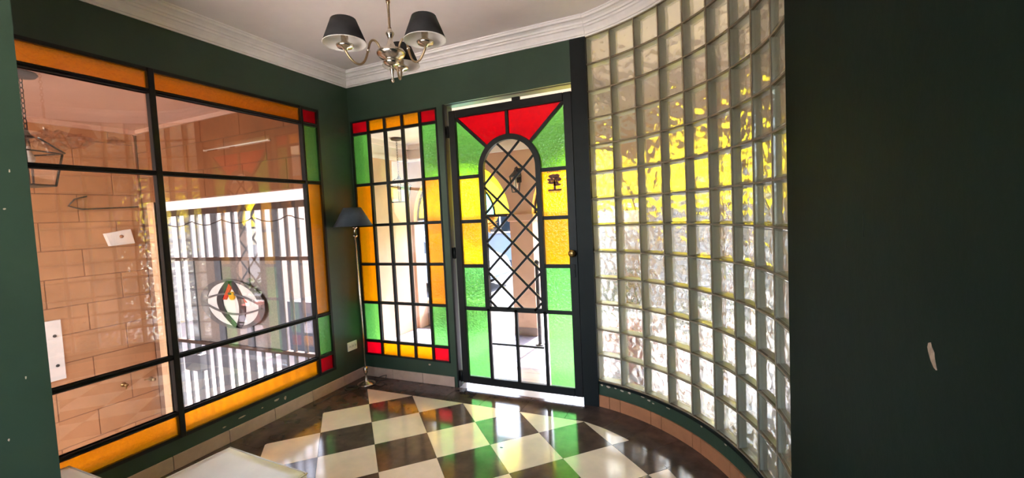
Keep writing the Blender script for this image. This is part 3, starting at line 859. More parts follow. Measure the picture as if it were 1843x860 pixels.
for deg in (-124.8, -4.8, 115.2):
    a = math.radians(deg); dr = Vector((math.cos(a), math.sin(a), 0))
    prof = [(.052, .014), (.058, .040), (.072, .056), (.088, .056), (.099, .040), (.108, .010), (.117, -.020), (.130, -.048), (.150, -.063), (.174, -.058), (.194, -.038), (.208, -.016), (RA, .000)]
    def P3(r, z): return (dr.x*r, dr.y*r, dz+z)
    # smooth the arm
    sm = []
    for i in range(len(prof)-1):
        p0 = prof[max(i-1, 0)]; p1 = prof[i]; p2 = prof[i+1]; p3 = prof[min(i+2, len(prof)-1)]
        for q in range(4):
            t = q/4
            f = lambda A0, A1, A2, A3: 0.5*((2*A1)+(-A0+A2)*t+(2*A0-5*A1+4*A2-A3)*t*t+(-A0+3*A1-3*A2+A3)*t**3)
            sm.append((f(p0[0], p1[0], p2[0], p3[0]), f(p0[1], p1[1], p2[1], p3[1])))
    sm.append(prof[-1])
    b = B(); b.tube([P3(r, z) for r, z in sm], 0.0052, 10)
    arm = build('arm', b, 'bronze', ch)
    b = B(); b.lathe([(0.0, -.006), (.0085, -.004), (.0085, .004), (0.0, .006)], P3(.109, .006), 12, axis=(dr.x*.5, dr.y*.5, -1)); build('arm_collar', b, 'silver', arm)
    c = P3(RA, -.030)
    b = B(); b.lathe([(0.0, .022), (.008, .022), (.014, .030), (.034, .034), (.040, .044), (.036, .046), (.012, .040), (0.0, .040)], c, 24); build('drip_cup', b, 'silver', arm)
    b = B(); b.lathe([(0.0, .038), (.013, .040), (.019, .046), (.020, .056), (.014, .064), (.016, .070), (.016, .100), (0.0, .101)], c, 18); build('candle_socket', b, 'silver', arm)
    b = B(); b.lathe([(0.0, .098), (.012, .100), (.018, .116), (.017, .130), (.008, .146), (0.0, .150)], c, 16); build('light_bulb', b, 'bulb', arm)
    b = B(); b.shell([(.0975, .052), (.0560, .158), (.0545, .158), (.0960, .052)], c, 40); sh = build('lamp_shade', b, ['shade_black'], ch)
    b = B(); b.shell([(.0955, .0525), (.0540, .1575), (.0532, .1575), (.0947, .0525)], c, 40); build('shade_lining', b, 'shade_white', sh)
    b = B(); rim = [(c[0]+.0972*math.cos(2*PI*i/40), c[1]+.0972*math.sin(2*PI*i/40), c[2]+.052) for i in range(40)]; b.tube(rim, .0016, 5, closed=True); build('shade_rim', b, 'shade_white', sh)
    b = B()
    for q in range(3):
        aa = q*2.094+.4
        b.tube([(c[0]+.016*math.cos(aa), c[1]+.016*math.sin(aa), c[2]+.09), (c[0]+.030*math.cos(aa), c[1]+.030*math.sin(aa), c[2]+.13), (c[0]+.054*math.cos(aa), c[1]+.054*math.sin(aa), c[2]+.155)], .0014, 5)
    build('shade_carrier', b, 'silver', sh)

# ---- upholstered bench and stool
def cushion(name, sx, sy, z0, z1, bev, parent, mats):
    bm = bmesh.new(); bmesh.ops.create_cube(bm, size=1)
    for v in bm.verts: v.co = Vector((v.co.x*sx, v.co.y*sy, z0+(v.co.z+.5)*(z1-z0)))
    bmesh.ops.subdivide_edges(bm, edges=list(bm.edges), cuts=9, use_grid_fill=True)
    for v in bm.verts:
        if v.co.z > z1-1e-4:
            ex_ = 1-abs(v.co.x)/(sx/2); ey_ = 1-abs(v.co.y)/(sy/2)
            v.co.z += .008*min(1, 4*min(ex_, ey_))-.004+.003*noise.noise(Vector((v.co.x*5, v.co.y*5, 1)))
    hard = [e for e in bm.edges if len(e.link_faces) == 2 and e.calc_face_angle(0) > 1.0]
    bmesh.ops.bevel(bm, geom=hard, offset=bev, segments=3, affect='EDGES')
    for f in bm.faces: f.smooth = True
    me = bpy.data.meshes.new(name); bm.to_mesh(me); bm.free()
    return link(name, me, mats, parent)
def bench(name, loc, rz, sx, sy, h, label):
    root = tag(empty(name, loc, rz), label, 'bench')
    c = cushion('seat_cushion', sx, sy, h-.10, h, .012, root, 'leather')
    b = B()
    zz = h-.008; e = .004
    pts = [(-sx/2+e, -sy/2+e, zz), (sx/2-e, -sy/2+e, zz), (sx/2-e, sy/2-e, zz), (-sx/2+e, sy/2-e, zz)]
    path = []
    for i in range(4):
        A_, C_ = Vector(pts[i]), Vector(pts[(i+1) % 4])
        for q in range(6): path.append(A_.lerp(C_, q/6))
    b.tube(path, .0045, 6, closed=True); build('piping', b, 'leather_edge', c)
    b = B(); b.cbox(-sx/2+.01, sx/2-.01, -sy/2+.01, sy/2-.01, h*.28, h-.10, .008); build('seat_base', b, 'leather_edge', root)
    for u in (-1, 1):
        for v in (-1, 1):
            b = B(); b.lathe([(0, .0005), (.016, .0005), (.024, h*.28), (0, h*.28+.001)], (u*(sx/2-.06), v*(sy/2-.06), 0), 12); build('leg', b, 'wood', root)
    return root
bench('upholstered_bench', (-1.957, 1.022, 0), math.radians(-3.2), 0.585, 0.645, 0.405, 'cream leatherette bench with piped edge standing free on the chequered floor')
bench('upholstered_stool', (-2.86, 0.865, 0), 0, 0.45, 0.385, 0.310, 'low cream stool squeezed between the window wall and wall end')

# ================================================================== THE GARAGE beyond the big window
GXF, GYF, GZC, GZF = -6.95, 3.354, 2.885, -1.50
wg = struct(empty('wall_garage', (GXF, 0, GZF)), 'tan painted block wall of the garage seen through the window', 'wall')
b = B(); b.box(GXF-.20, GXF-.006, -2.0, GYF+.2, GZF, GZC); local(wg, b, 'backing', 'garage_joint')
rowh, blen = 0.333, 0.72
nr = int((GZC-GZF)/rowh)+1
meshes = {}
for r in range(nr):
    z0 = GZF+0.333-rowh*2+.19+r*rowh; z1 = z0+rowh
    za, zb = max(z0, GZF), min(z1, GZC)
    if zb-za < .02: continue
    y = GYF-(.30 if r % 2 else .66)
    ys = [GYF]
    while y > -1.0: ys.append(y); y -= blen
    ys.append(-1.5)
    for i in range(len(ys)-1):
        b = B(); b.cbox(GXF-.012, GXF, ys[i+1]+.0045, ys[i]-.0045, za+.0045, zb-.0045, .003); local(wg, b, 'block', 'garage_block')
# damp stains, conduit on that wall
b = B(); random.seed(5)
P = [(2.62+.30*math.cos(a)*random.uniform(.75, 1.1), 2.66+.14*math.sin(a)*random.uniform(.6, 1.1)) for a in [2*PI*k/26 for k in range(26)]]
b.prism(P, lambda u, v, d: (GXF+d, u, v), 0, .0015)
P = [(3.12+.12*math.cos(a)*random.uniform(.6, 1.1), 2.72+.06*math.sin(a)*random.uniform(.6, 1.1)) for a in [2*PI*k/16 for k in range(16)]]
b.prism(P, lambda u, v, d: (GXF+d, u, v), 0, .0015)
local(wg, b, 'damp_stain', 'stain')
random.seed(11)
b = B()
b.tube([(GXF+.02, 2.0, 2.845), (GXF+.02, 3.28, 2.845), (GXF+.02, 3.315, 2.80), (GXF+.02, 3.315, 1.55)], .014, 8)
local(wg, b, 'conduit', 'garage_brown')
b = B(); b.tube([(GXF+.016, 3.31, 1.87), (GXF+.016, 2.72, 1.84), (GXF+.02, 2.60, 1.88), (GXF+.02, 2.66, 1.96), (GXF+.02, 2.78, 2.0)], .010, 6); local(wg, b, 'cable', 'iron')
bx = tag(empty('junction_box', (GXF, 3.055, 1.475)), 'white square electrical box tilted on the garage wall', 'box')
b = B(); b.prism([(-.150, .055), (.115, .100), (.148, -.088), (-.105, -.105)][::-1], lambda u, v, d: (d, u, v), 0.001, .07); build('box_body', b, 'white_metal', bx)
b = B(); b.lathe([(0, 0), (.022, 0), (.020, .008), (0, .010)], (.070, .01, .01), 14, axis=(1, 0, 0)); build('knockout', b, 'stain', bx)
mp = tag(empty('mounting_plate', (GXF, 2.376, 0.2)), 'long white plate with two bolt holes on garage wall', 'plate')
b = B(); b.cbox(.001, .02, -.10, .055, -.352, .352, .004); build('plate_body', b, 'white_metal', mp)
for z in (.17, -.18):
    b = B(); b.lathe([(0, 0), (.018, 0), (.016, .006), (0, .007)], (.0195, -.01, z), 12, axis=(1, 0, 0)); build('bolt', b, 'iron', mp)
for (y, z, lab) in ((2.965, -.436, 'small round brass tap on the middle of the garage wall'), (3.27, -.475, 'small brass tap with side lever near the garage gate')):
    tp = tag(empty('wall_tap', (GXF, y, z)), lab, 'tap')
    b = B(); b.lathe([(0, 0), (.030, 0), (.030, .008), (.012, .012), (.012, .05), (.020, .056), (.022, .075), (0, .08)], (0.0005, 0, 0), 16, axis=(1, 0, 0)); build('tap_body', b, 'knob', tp)
    b = B(); b.tube([(.05, 0, 0), (.055, -.05, .02), (.06, -.10, .03)] if y > 3 else [(.05, 0, 0), (.06, 0, -.03), (.06, 0, -.05)], .008, 8); build('tap_lever' if y > 3 else 'tap_spout', b, 'knob', tp)
# ceiling, floor
b = B(); b.box(GXF-.2, XL-TW, -1.6, GYF+.2, GZC, GZC+.12)
struct(build('ceiling_garage', b, 'garage_ceiling'), 'pinkish plaster ceiling of the garage', 'ceiling')
b = B()
b.box(GXF, GXF+.05, -1.6, GYF, GZC-.06, GZC-.001); b.box(GXF+.05, -3.3, GYF-.03, GYF, GZC-.05, GZC-.001)
struct(build('trim_6', b, 'garage_ceiling'), 'plain moulding where garage wall meets its ceiling', 'trim')
b = B(); b.box(GXF-9, XL-TW, -6.0, 9.0, GZF-.1, GZF)
struct(build('floor_garage', b, 'garage_floor'), 'grey concrete garage floor and driveway', 'floor')
b = B(); b.box(XL-TW, XL-.02, YREAR-.15, YB+.15, GZF, -.02)
struct(build('wall_plinth', b, 'garage_block'), 'tan plinth below the hall floor on the garage side', 'wall')
# wall over and beside the gate
OX0, OX1, OZ1 = -6.69, -3.845, 1.918
wf = struct(empty('wall_gate', (-5.3, GYF, OZ1)), 'brown block wall above the garage gate opening', 'wall')
b = B(); b.box(GXF, XL-TW, GYF+.006, GYF+.12, OZ1, GZC); b.box(GXF, OX0, GYF+.006, GYF+.12, GZF, OZ1); b.box(OX1, XL-TW, GYF+.006, GYF+.12, GZF, OZ1)
local(wf, b, 'backing', 'garage_joint')
for r in range(3):
    z0 = OZ1+r*rowh; z1 = min(GZC, z0+rowh)
    x = GXF; x1 = GXF+(.36 if r % 2 else .66)
    while x < XL-TW-.01:
        x1 = min(x1, XL-TW)
        b = B(); b.cbox(x+.0045, x1-.0045, GYF, GYF+.012, z0+.0045, z1-.0045, .003); local(wf, b, 'block', 'garage_brown')
        x = x1; x1 += blen
z0 = OZ1
while z0 > GZF+.02:
    z1 = max(GZF, z0-rowh)
    b = B(); b.cbox(OX1+.002, XL-TW-.003, GYF, GYF+.012, z1+.0045, z0-.0045, .003); local(wf, b, 'block', 'garage_brown')
    z0 = z1
b = B(); b.cbox(GXF+.13, OX0, GYF-.012, GYF+.12, GZF, OZ1-.002, .004); local(wf, b, 'jamb', 'jamb_cream')
# gate
gate = tag(empty('garage_gate', (-5.28, GYF+.06, GZF)), 'barred steel garage gate with oval emblem on its middle panel', 'gate')
gy0, gy1 = GYF+.045, GYF+.085
GT, GB = 1.735, GZF+.04
ZM, ZL = 1.150, 0.062
def gbox(name, x0, x1, z0, z1, mat, y0=gy0, y1=gy1):
    b = B(); b.cbox(x0, x1, y0, y1, z0, z1, .004); return local(gate, b, name, mat)
GL, GR = -6.675, -3.955
gbox('rail', GL, GR, GT-.02, GT+.055, 'gate_brown', gy0-.008, gy1+.008)
gbox('rail', GL, GR, ZM-.022, ZM+.022, 'gate_brown', gy0-.008, gy1+.008)
gbox('rail', GL, GR, ZL-.022, ZL+.022, 'gate_brown', gy0-.008, gy1+.008)
gbox('rail', GL, GR, GB, GB+.06, 'gate_brown', gy0-.008, gy1+.008)
gbox('post', GL, GL+.20, GB, GT, 'gate')
wide = [-6.09, -5.554, -5.03, -4.471]
thin = [-6.29, -5.902, -5.751, -5.375, -5.20, -4.836, -4.658, -4.288, -4.112]
for x in wide:
    gbox('wide_bar', x-.058, x+.058, GB+.06, GT-.02, 'gate', gy0+.008, gy1-.008)
for x in thin:
    segs = [(ZM+.02, GT-.02), (GB+.06, ZL-.02)]
    if x < wide[0] or x > wide[-1]: segs.append((ZL+.02, ZM-.02))
    for a, c in segs: gbox('bar', x-.022, x+.022, a, c, 'gate', gy0+.006, gy1-.006)
gbox('panel', wide[0], wide[-1], ZL+.02, ZM-.02, 'gate_mesh', gy0+.028, gy0+.034)
gbox('lock_box', -6.31, -5.98, -.31, -.09, 'gate', gy0-.04, gy1+.02)
# barbed wire loops along the top
b = B(); b.tube([(GL+.1+k*.06, GYF+.05+.01*math.sin(k*2.1), GT-.10-.06*abs(math.sin(k*.32))) for k in range(44)], .006, 5); local(gate, b, 'wire', 'iron')
# emblem: tilted ellipse with meridian bands
ECX, ECZ, EA, EBv, ETI = -5.285, .600, .60, .300, math.radians(-2)
def EF(u, v, d):
    c, s = math.cos(ETI), math.sin(ETI)
    return (ECX+u*EA*c-v*EBv*s*.5, GYF+.040-d, ECZ+v*EBv*c+u*EA*s)
ell = lambda r, n=40: [(r*math.cos(2*PI*k/n), r*math.sin(2*PI*k/n)) for k in range(n)]
b = B(); b.prism(ell(.97), EF, 0, .010); emb = local(gate, b, 'emblem_plate', 'emblem_white')
def sub(name, bld, mat):
    o = build(name, bld, mat, emb); o.location = (0, 0, 0); return o
def band(fn_a, fn_b, n=32, d0=.010, d1=.022):
    b = B()
    for k in range(n):
        t0, t1 = k/n, (k+1)/n
        a0, a1, b0, b1 = fn_a(t0), fn_a(t1), fn_b(t0), fn_b(t1)
        b.prism([a0, b0, b1, a1], EF, d0, d1)
    return b
ringfn = lambda r: (lambda t: (r*math.cos(2*PI*t), r*math.sin(2*PI*t)))
sub('emblem_ring', band(lambda t: ((.80)*math.cos(2*PI*t)+.02, .90*math.sin(2*PI*t)), ringfn(1.0), 48), 'emblem_grey')
mer = lambda off, bul: (lambda t: (off+bul*math.sin(PI*t)+.08*(2*t-1)*-1, -.95+1.9*t))
sub('emblem_band', band(mer(-.02, -.42), mer(.16, -.42), 32, .012, .026), 'emblem_dark')
sub('emblem_band', band(mer(.02, .22), mer(.20, .22), 32, .012, .026), 'emblem_dark')
par = lambda off, bul: (lambda t: (-.92+1.84*t, off+bul*math.sin(PI*t)))
sub('emblem_band', band(par(.02, .36), par(.09, .36), 32, .014, .028), 'emblem_grey')
sub('emblem_band', band(par(-.08, -.36), par(-.01, -.36), 32, .014, .028), 'emblem_grey')
b = B()
b.prism([(-.24, .16), (-.14, .16), (.06, .72), (-.02, .82)], EF, .012, .030)
b.prism([(.34, .14), (.48, .12), (.06, .80), (-.02, .82), (.02, .66)], EF, .012, .020)
sub('emblem_letter', b, 'red_paint')
b = B(); b.prism([(.045+.085*math.cos(2*PI*k/20), .34+.17*math.sin(2*PI*k/20)) for k in range(20)], EF, .012, .032); sub('emblem_drop', b, 'yellow_paint')
b = B(); b.prism([(.0+.06*math.cos(2*PI*k/14), .43+.05*math.sin(2*PI*k/14)) for k in range(14)], EF, .030, .034); sub('emblem_pupil', b, 'emblem_dark')

# ---- lanterns
def lantern(name, loc, chain, s, label, plate=True):
    """hanging four-sided lantern; loc is the ceiling point, chain the free drop, s the scale"""
    root = tag(empty(name, loc), label, 'lantern')
    b = B(); b.lathe([(0, -.0005), (.11*s, -.0005), (.12*s, -.02*s), (.10*s, -.045*s), (.03*s, -.06*s), (0, -.06*s)], seg=20); build('ceiling_plate', b, 'iron', root)
    b = B(); zz = -.05*s; k = 0
    while zz > -chain:
        ring = []
        for i in range(10):
            a = 2*PI*i/10; u_, v_ = .014*s*math.cos(a), .03*s*math.sin(a)
            ring.append((u_, 0, zz-.026*s+v_) if k % 2 else (0, u_, zz-.026*s+v_))
        b.tube(ring, .004*s, 5, closed=True); zz -= .048*s; k += 1
    build('chain', b, 'iron', root)
    t = -chain
    b = B(); b.lathe([(0, t), (.015*s, t-.01*s), (.03*s, t-.05*s), (.05*s, t-.07*s), (.06*s, t-.08*s), (0, t-.085*s)], seg=12); build('lantern_cap', b, 'iron', root)
    h0, h1, h2 = t-.075*s, t-.22*s, t-.54*s
    r0, r1, r2 = .05*s, .175*s, .115*s
    sq = lambda r, z: [(-r, -r, z), (r, -r, z), (r, r, z), (-r, r, z)]
    b = B(); b.add(sq(r0, h0)+sq(r1, h1)+sq(r1-.006, h1)+sq(r0-.006, h0-.006), [(i, (i+1) % 4, 4+(i+1) % 4, 4+i) for i in range(4)]+[(8+i, 12+i, 12+(i+1) % 4, 8+(i+1) % 4) for i in range(4)]+[(4+i, 4+(i+1) % 4, 8+(i+1) % 4, 8+i) for i in range(4)]); build('lantern_roof', b, 'glass_clear', root)
    b = B()
    for p_, q_ in zip(sq(r0, h0), sq(r1, h1)): b.tube([p_, q_], .009*s, 6)
    A, C = sq(r1*.92, h1-.004), sq(r2, h2)
    for i in range(4):
        b.tube([A[i], C[i]], .010*s, 6); b.tube([C[i], C[(i+1) % 4]], .010*s, 6); b.tube([A[i], A[(i+1) % 4]], .008*s, 6)
    build('lantern_frame', b, 'iron', root)
    for i in range(4):
        j = (i+1) % 4; k = .985
        q = [A[i], A[j], C[j], C[i]]; b = B()
        b.add([(x*k, y*k, z) for x, y, z in q]+[(x*(k-.02), y*(k-.02), z) for x, y, z in q], [(0, 1, 2, 3), (7, 6, 5, 4), (0, 4, 5, 1), (1, 5, 6, 2), (2, 6, 7, 3), (3, 7, 4, 0)])
        build('pane', b, 'glass_clear', root)
    b = B(); b.add(sq(r2, h2)+sq(r2, h2-.008), [(0, 1, 2, 3), (7, 6, 5, 4)]+[(i, 4+i, 4+(i+1) % 4, (i+1) % 4) for i in range(4)]); build('lantern_floor', b, 'iron', root)
    b = B(); b.lathe([(0, h1+.06*s), (.02*s, h1+.05*s), (.022*s, h1+.0), (.045*s, h1-.05*s), (.04*s, h1-.09*s), (0, h1-.11*s)], seg=14); build('light_bulb', b, 'bulb', root)
    return root
hl = lantern('hanging_lantern', (-5.13, 1.71, GZC), .465, .87, 'iron lantern on chain hanging from the garage ceiling')
hl.rotation_euler = (0, 0, math.radians(22))
tl_ = tag(empty('tube_lamp', (-4.91, GYF, 2.465)), 'thin white fluorescent tube on the brown wall above garage gate', 'lamp')
b = B(); b.tube([(-.55, -.03, 0), (.55, -.03, 0)], .008, 8); build('tube', b, 'bulb', tl_)
for q in (-1, 1):
    b = B(); b.cbox(q*.56-.008, q*.56+.008, -.040, -.0005, -.010, .010, .003); build('tube_holder', b, 'white_metal', tl_)

# ================================================================== THE PORCH beyond door and sidelight
PX, PY, PZF, PZC = -3.76, 5.0, -0.02, 2.54
ZF = 2.312
pf = struct(empty('floor_porch', (0, 4.2, PZF)), 'pale tiled porch floor outside the stained glass door', 'floor')
b = B(); b.box(PX-.14, 3.4, YB+TW+.005, PY+.22, PZF-.6, PZF-.008); b.box(XJ+.0, 3.4, .6, YB+TW+.005, PZF-.6, PZF-.0205); local(pf, b, 'slab', 'grout')
pt = B(); pt.prism(rect(-.1985, .1985, -.1985, .1985), FXY, -.008, 0); ptm = pt.mesh('tile')
for i in range(17):
    for j in range(4):
        if j == 4: continue
        o = link('tile', ptm, 'porch_tile', pf, (PX+.2+i*.4, (3.605+j*.4)-4.2, 0))
b = B()
b.box(PX-.14, PX, YB+TW, PY+.2, -.9, ZF)
struct(build('wall_porch_left', b, 'porch_wall'), 'tan plaster side wall of the porch beyond the sidelight', 'wall')
# arcade wall: piers and arches
def arcade_mesh():
    b = B()
    R_ = .735; zs_ = 1.525; y0, y1 = PY, PY+.20
    cents = [-2.985, -1.21, .565, 2.34]
    xlo, xhi = PX-.14, 3.4
    def col(xa, xb, z0, z1): b.box(xa, xb, y0, y1, z0, z1)
    edges = [xlo]+[e for c in cents for e in (c-R_, c+R_)]+[xhi]
    for k in range(0, len(edges), 2):
        col(edges[k], edges[k+1], PZF-.008, zs_)
    N = 20
    for k in range(0, len(edges), 2): col(edges[k], edges[k+1], zs_, ZF)
    for c in cents:
        for i in range(N):
            a0, a1 = PI*i/N, PI*(i+1)/N
            p0 = (c+R_*math.cos(a0), zs_+R_*math.sin(a0)); p1 = (c+R_*math.cos(a1), zs_+R_*math.sin(a1))
            b.prism([p0, (p0[0], ZF), (p1[0], ZF), p1], FXZ, y0, y1)
    return b, cents, R_, zs_
b, cents, RAc, ZAc = arcade_mesh()
wa = struct(build('wall_porch_front', b, 'porch_wall'), 'tan arcade wall of the porch with stained fanlights in its arches', 'wall')
for k in range(0, 3):
    xa, xb = cents[k]+RAc, cents[k+1]-RAc
    b = B(); b.box(xa-.004, xb+.004, PY-.004, PY+.204, PZF-.007, .085); build('pier_base', b, 'pier_base', wa)
    b = B(); b.cbox(xa-.025, xb+.025, PY-.025, PY+.225, 1.43, 1.52, .01); build('pier_capital', b, 'porch_wall', wa)
for k, c in enumerate(cents):
    fl = struct(empty('window_%d' % (4+k), (c, PY+.1, ZAc)), ['arched fanlight of yellow and aqua glass beside the porch side wall', 'arched yellow fanlight of the porch facing the stained glass door', 'arched yellow fanlight of the porch behind the glass blocks', 'arched yellow fanlight next to the added porch end wall past the glass blocks'][k], 'window')
    N = 24; RIN = .485; yy = PY+.10
    FA = lambda u, v, d: (c+u, d, ZAc+v)
    b = B()
    for r in (RAc-.012, RIN):
        for i in range(N):
            a0, a1 = PI*i/N, PI*(i+1)/N
            b.prism([((r-.012)*math.cos(a0), (r-.012)*math.sin(a0)), ((r+.012)*math.cos(a0), (r+.012)*math.sin(a0)), ((r+.012)*math.cos(a1), (r+.012)*math.sin(a1)), ((r-.012)*math.cos(a1), (r-.012)*math.sin(a1))], FA, yy-.015, yy+.015)
    b.prism(rect(-RAc, RAc, -.025, .012), FA, yy-.02, yy+.02)
    local(fl, b, 'window_frame', 'iron')
    cuts = [0, PI/3, 2*PI/3, PI]
    for a in cuts[1:-1]:
        b = B(); b.bar((RIN*math.cos(a), RIN*math.sin(a)), (RAc*math.cos(a), RAc*math.sin(a)), .018, yy-.012, yy+.012, FA); local(fl, b, 'glazing_bar', 'iron')
    for i in range(3):
        n_ = 8; aa = [cuts[i]+(cuts[i+1]-cuts[i])*q/n_ for q in range(n_+1)]
        P = [(RIN*math.cos(a), RIN*math.sin(a)) for a in aa]+[((RAc-.004)*math.cos(a), (RAc-.004)*math.sin(a)) for a in aa[::-1]]
        b = B()
        for q in range(n_): b.prism([P[q], P[2*n_+1-q], P[2*n_-q], P[q+1]], FA, yy-.002, yy+.002)
        local(fl, b, 'pane', 'g_lemon')
    P = [(RIN*math.cos(PI*q/N), RIN*math.sin(PI*q/N)) for q in range(N+1)]
    pane(fl, P, FA, yy-.002, yy+.002, 'g_teal' if k == 0 else 'g_lemon')
b = B(); b.box(3.4, 3.55, .6, PY+.2, -.6, 2.86); b.box(XR+.15, 3.4, .45, .6, -.6, 2.86)  # walls added to cut the light falling behind the glass blocks
struct(build('wall_porch_added', b, 'porch_wall'), 'tan plaster end wall added to the porch to dim the glass blocks', 'wall')
# frieze and ceiling
b = B(); b.box(PX-.14, PX, YB+TW, PY+.2, ZF, PZC+.5); b.box(PX, 3.4, PY, PY+.2, ZF, PZC+.5)
b.box(PX, PX+.03, YB+TW, PY, ZF, ZF+.05); b.box(PX, 3.4, PY-.03, PY, ZF, ZF+.05)
b.box(PX, PX+.06, YB+TW, PY, PZC-.06, PZC); b.box(PX, -.8, PY-.06, PY, PZC-.06, PZC)
struct(build('trim_7', b, 'porch_frieze'), 'white frieze and moulding along the top of porch walls', 'trim')
b = B(); b.box(PX-.14, -.80, YB+TW, PY+.2, PZC, PZC+.1); b.box(-.80, 3.4, YB+TW, PY+.2, 2.86, 2.96)
b.prism(arcpts(CR+.105, 20)+[(XR+.2, .6), (3.4, .6), (3.4, YB+TW), (-.775, YB+TW)], FXY, 2.86, 2.96)
b.box(-.85, -.80, YB+TW, PY+.2, PZC, 2.96)
struct(build('ceiling_porch', b, 'porch_frieze'), 'white plaster ceiling over the porch', 'ceiling')
lantern('porch_lantern', (-3.48, 4.42, PZC), .46, .62, 'iron lantern on chain hanging from porch ceiling beyond the sidelight')
# wall lantern on the arcade pier
wlb = tag(empty('wall_lantern', (-2.095, PY, 1.93)), 'small iron wall lantern above the porch pier between arches', 'lantern')
b = B(); b.cbox(-.035, .035, -.012, -.0005, -.02, .16, .004); build('back_plate', b, 'iron', wlb)
b = B(); b.tube([(0, -.006, .13), (0, -.06, .17), (0, -.11, .15), (0, -.12, .12)], .008, 8); build('bracket', b, 'iron', wlb)
b = B(); b.lathe([(0, .13), (.012, .125), (.03, .10), (.085, .055), (.088, .045), (0, .045)], (0, -.12, 0), 6); build('lantern_roof', b, 'iron', wlb)
b = B()
for i in range(6):
    a = 2*PI*i/6; a2 = 2*PI*(i+1)/6
    t_, c_ = (.074*math.cos(a), -.12+.074*math.sin(a), .048), (.048*math.cos(a), -.12+.048*math.sin(a), -.14)
    c2_ = (.048*math.cos(a2), -.12+.048*math.sin(a2), -.14)
    b.tube([t_, c_], .005, 5); b.tube([c_, c2_], .005, 5)
build('lantern_frame', b, 'iron', wlb)
b = B(); b.lathe([(0, .045), (.014, .04), (.016, -.02), (.030, -.06), (.028, -.09), (0, -.105)], (0, -.12, 0), 14); build('light_bulb', b, 'bulb', wlb)
# thin dark post by the porch steps and a low white wall
ps = tag(empty('porch_post', (-1.79, 4.68, PZF)), 'thin dark iron post standing on the porch floor', 'post')
b = B(); b.cbox(-.018, .018, -.018, .018, .012, .95, .003); build('post_shaft', b, 'iron', ps)
b = B(); b.cbox(-.045, .045, -.045, .045, .0005, .012, .003); build('foot_plate', b, 'iron', ps)
b = B(); b.lathe([(0, .945), (.026, .950), (.032, .972), (.022, .996), (0, 1.004)], seg=14); build('post_cap', b, 'iron', ps)
b = B(); b.cbox(PX-.1, cents[0]+.28, PY+.225, PY+.36, -.17, .34, .01)
tag(build('parapet', b, 'white_wall'), 'low white parapet under the aqua and yellow fanlight', 'parapet')

# potted plants beyond the glass blocks
def leaf_mesh(n, rx, rz_, size, seed, stem=True):
    random.seed(seed); b = B()
    for k in range(n):
        th = random.uniform(0, 2*PI); ph = math.acos(random.uniform(-.7, 1)); rr = random.uniform(.45, 1)
        c = Vector((rx*rr*math.sin(ph)*math.cos(th), rx*rr*math.sin(ph)*math.sin(th), rz_*rr*math.cos(ph)))
        d = Vector((random.uniform(-1, 1), random.uniform(-1, 1), random.uniform(-.6, .6))).normalized()
        e = d.cross(Vector((random.uniform(-1, 1), random.uniform(-1, 1), random.uniform(-1, 1)))).normalized()
        s = size*random.uniform(.6, 1.2)
        b.add([c-d*s, c+e*s*.4, c+d*s, c-e*s*.4, c+d.cross(e)*s*.12], [(0, 1, 4), (1, 2, 4), (2, 3, 4), (3, 0, 4)])
    random.seed(11); return b
def pot_plant(x, y, s, lab, leaf):
    r_ = tag(empty('potted_plant', (x, y, PZF)), lab, 'plant')
    b = B(); b.lathe([(0, .0005), (.15*s, .0005), (.22*s, .36*s), (.25*s, .36*s), (.25*s, .42*s), (.21*s, .42*s), (.20*s, .37*s), (0, .37*s)], seg=24); build('pot', b, 'pot', r_)
    b = B(); b.lathe([(0, .371*s), (.198*s, .371*s), (.15*s, .385*s), (0, .39*s)], seg=20); build('soil', b, 'soil', r_)
    b = B(); b.tube([(0, 0, .37*s), (.02, .01, .6*s), (0, 0, .8*s)], .012, 6); build('stem', b, 'bark', r_)
    o = build('foliage', leaf_mesh(140, .22*s, .22*s, .07*s, int(x*100) % 97), leaf, r_); o.location = (0, 0, .75*s); o['kind'] = 'stuff'
pot_plant(-.56, 4.25, 1.0, 'leafy plant in a big red clay pot behind the glass blocks', 'leaf_green')
pot_plant(.42, 4.62, .75, 'smaller plant in a red clay pot at a porch pier', 'leaf_green')

# ================================================================== THE STREET
b = B(); b.box(-5.9, 30, PY+.22, 7.2, -1.5, -.17)
struct(build('pavement', b, 'pavement'), 'pale concrete pavement in front of the porch', 'pavement')
b = B(); b.box(-9.2, 40, 7.2, 40, -1.5, -.28)
struct(build('street', b, 'asphalt'), 'sunlit grey asphalt street beyond the porch', 'street')
b = B(); b.box(XL-TW, 40, -30, YREAR-.15, -.3, -.1)  # out of view; pale paving chosen to bounce sunlight up to the ceiling
struct(build('yard', b, 'patio_bounce'), 'unseen yard behind the house, paved pale to bounce sunlight indoors', 'yard')
b = B(); b.box(-26, -9.2, 9.0, 9.2, GZF-.1, 3.7)
struct(build('wall_boundary', b, 'white_wall'), 'white rendered boundary wall behind the garage gate', 'wall')
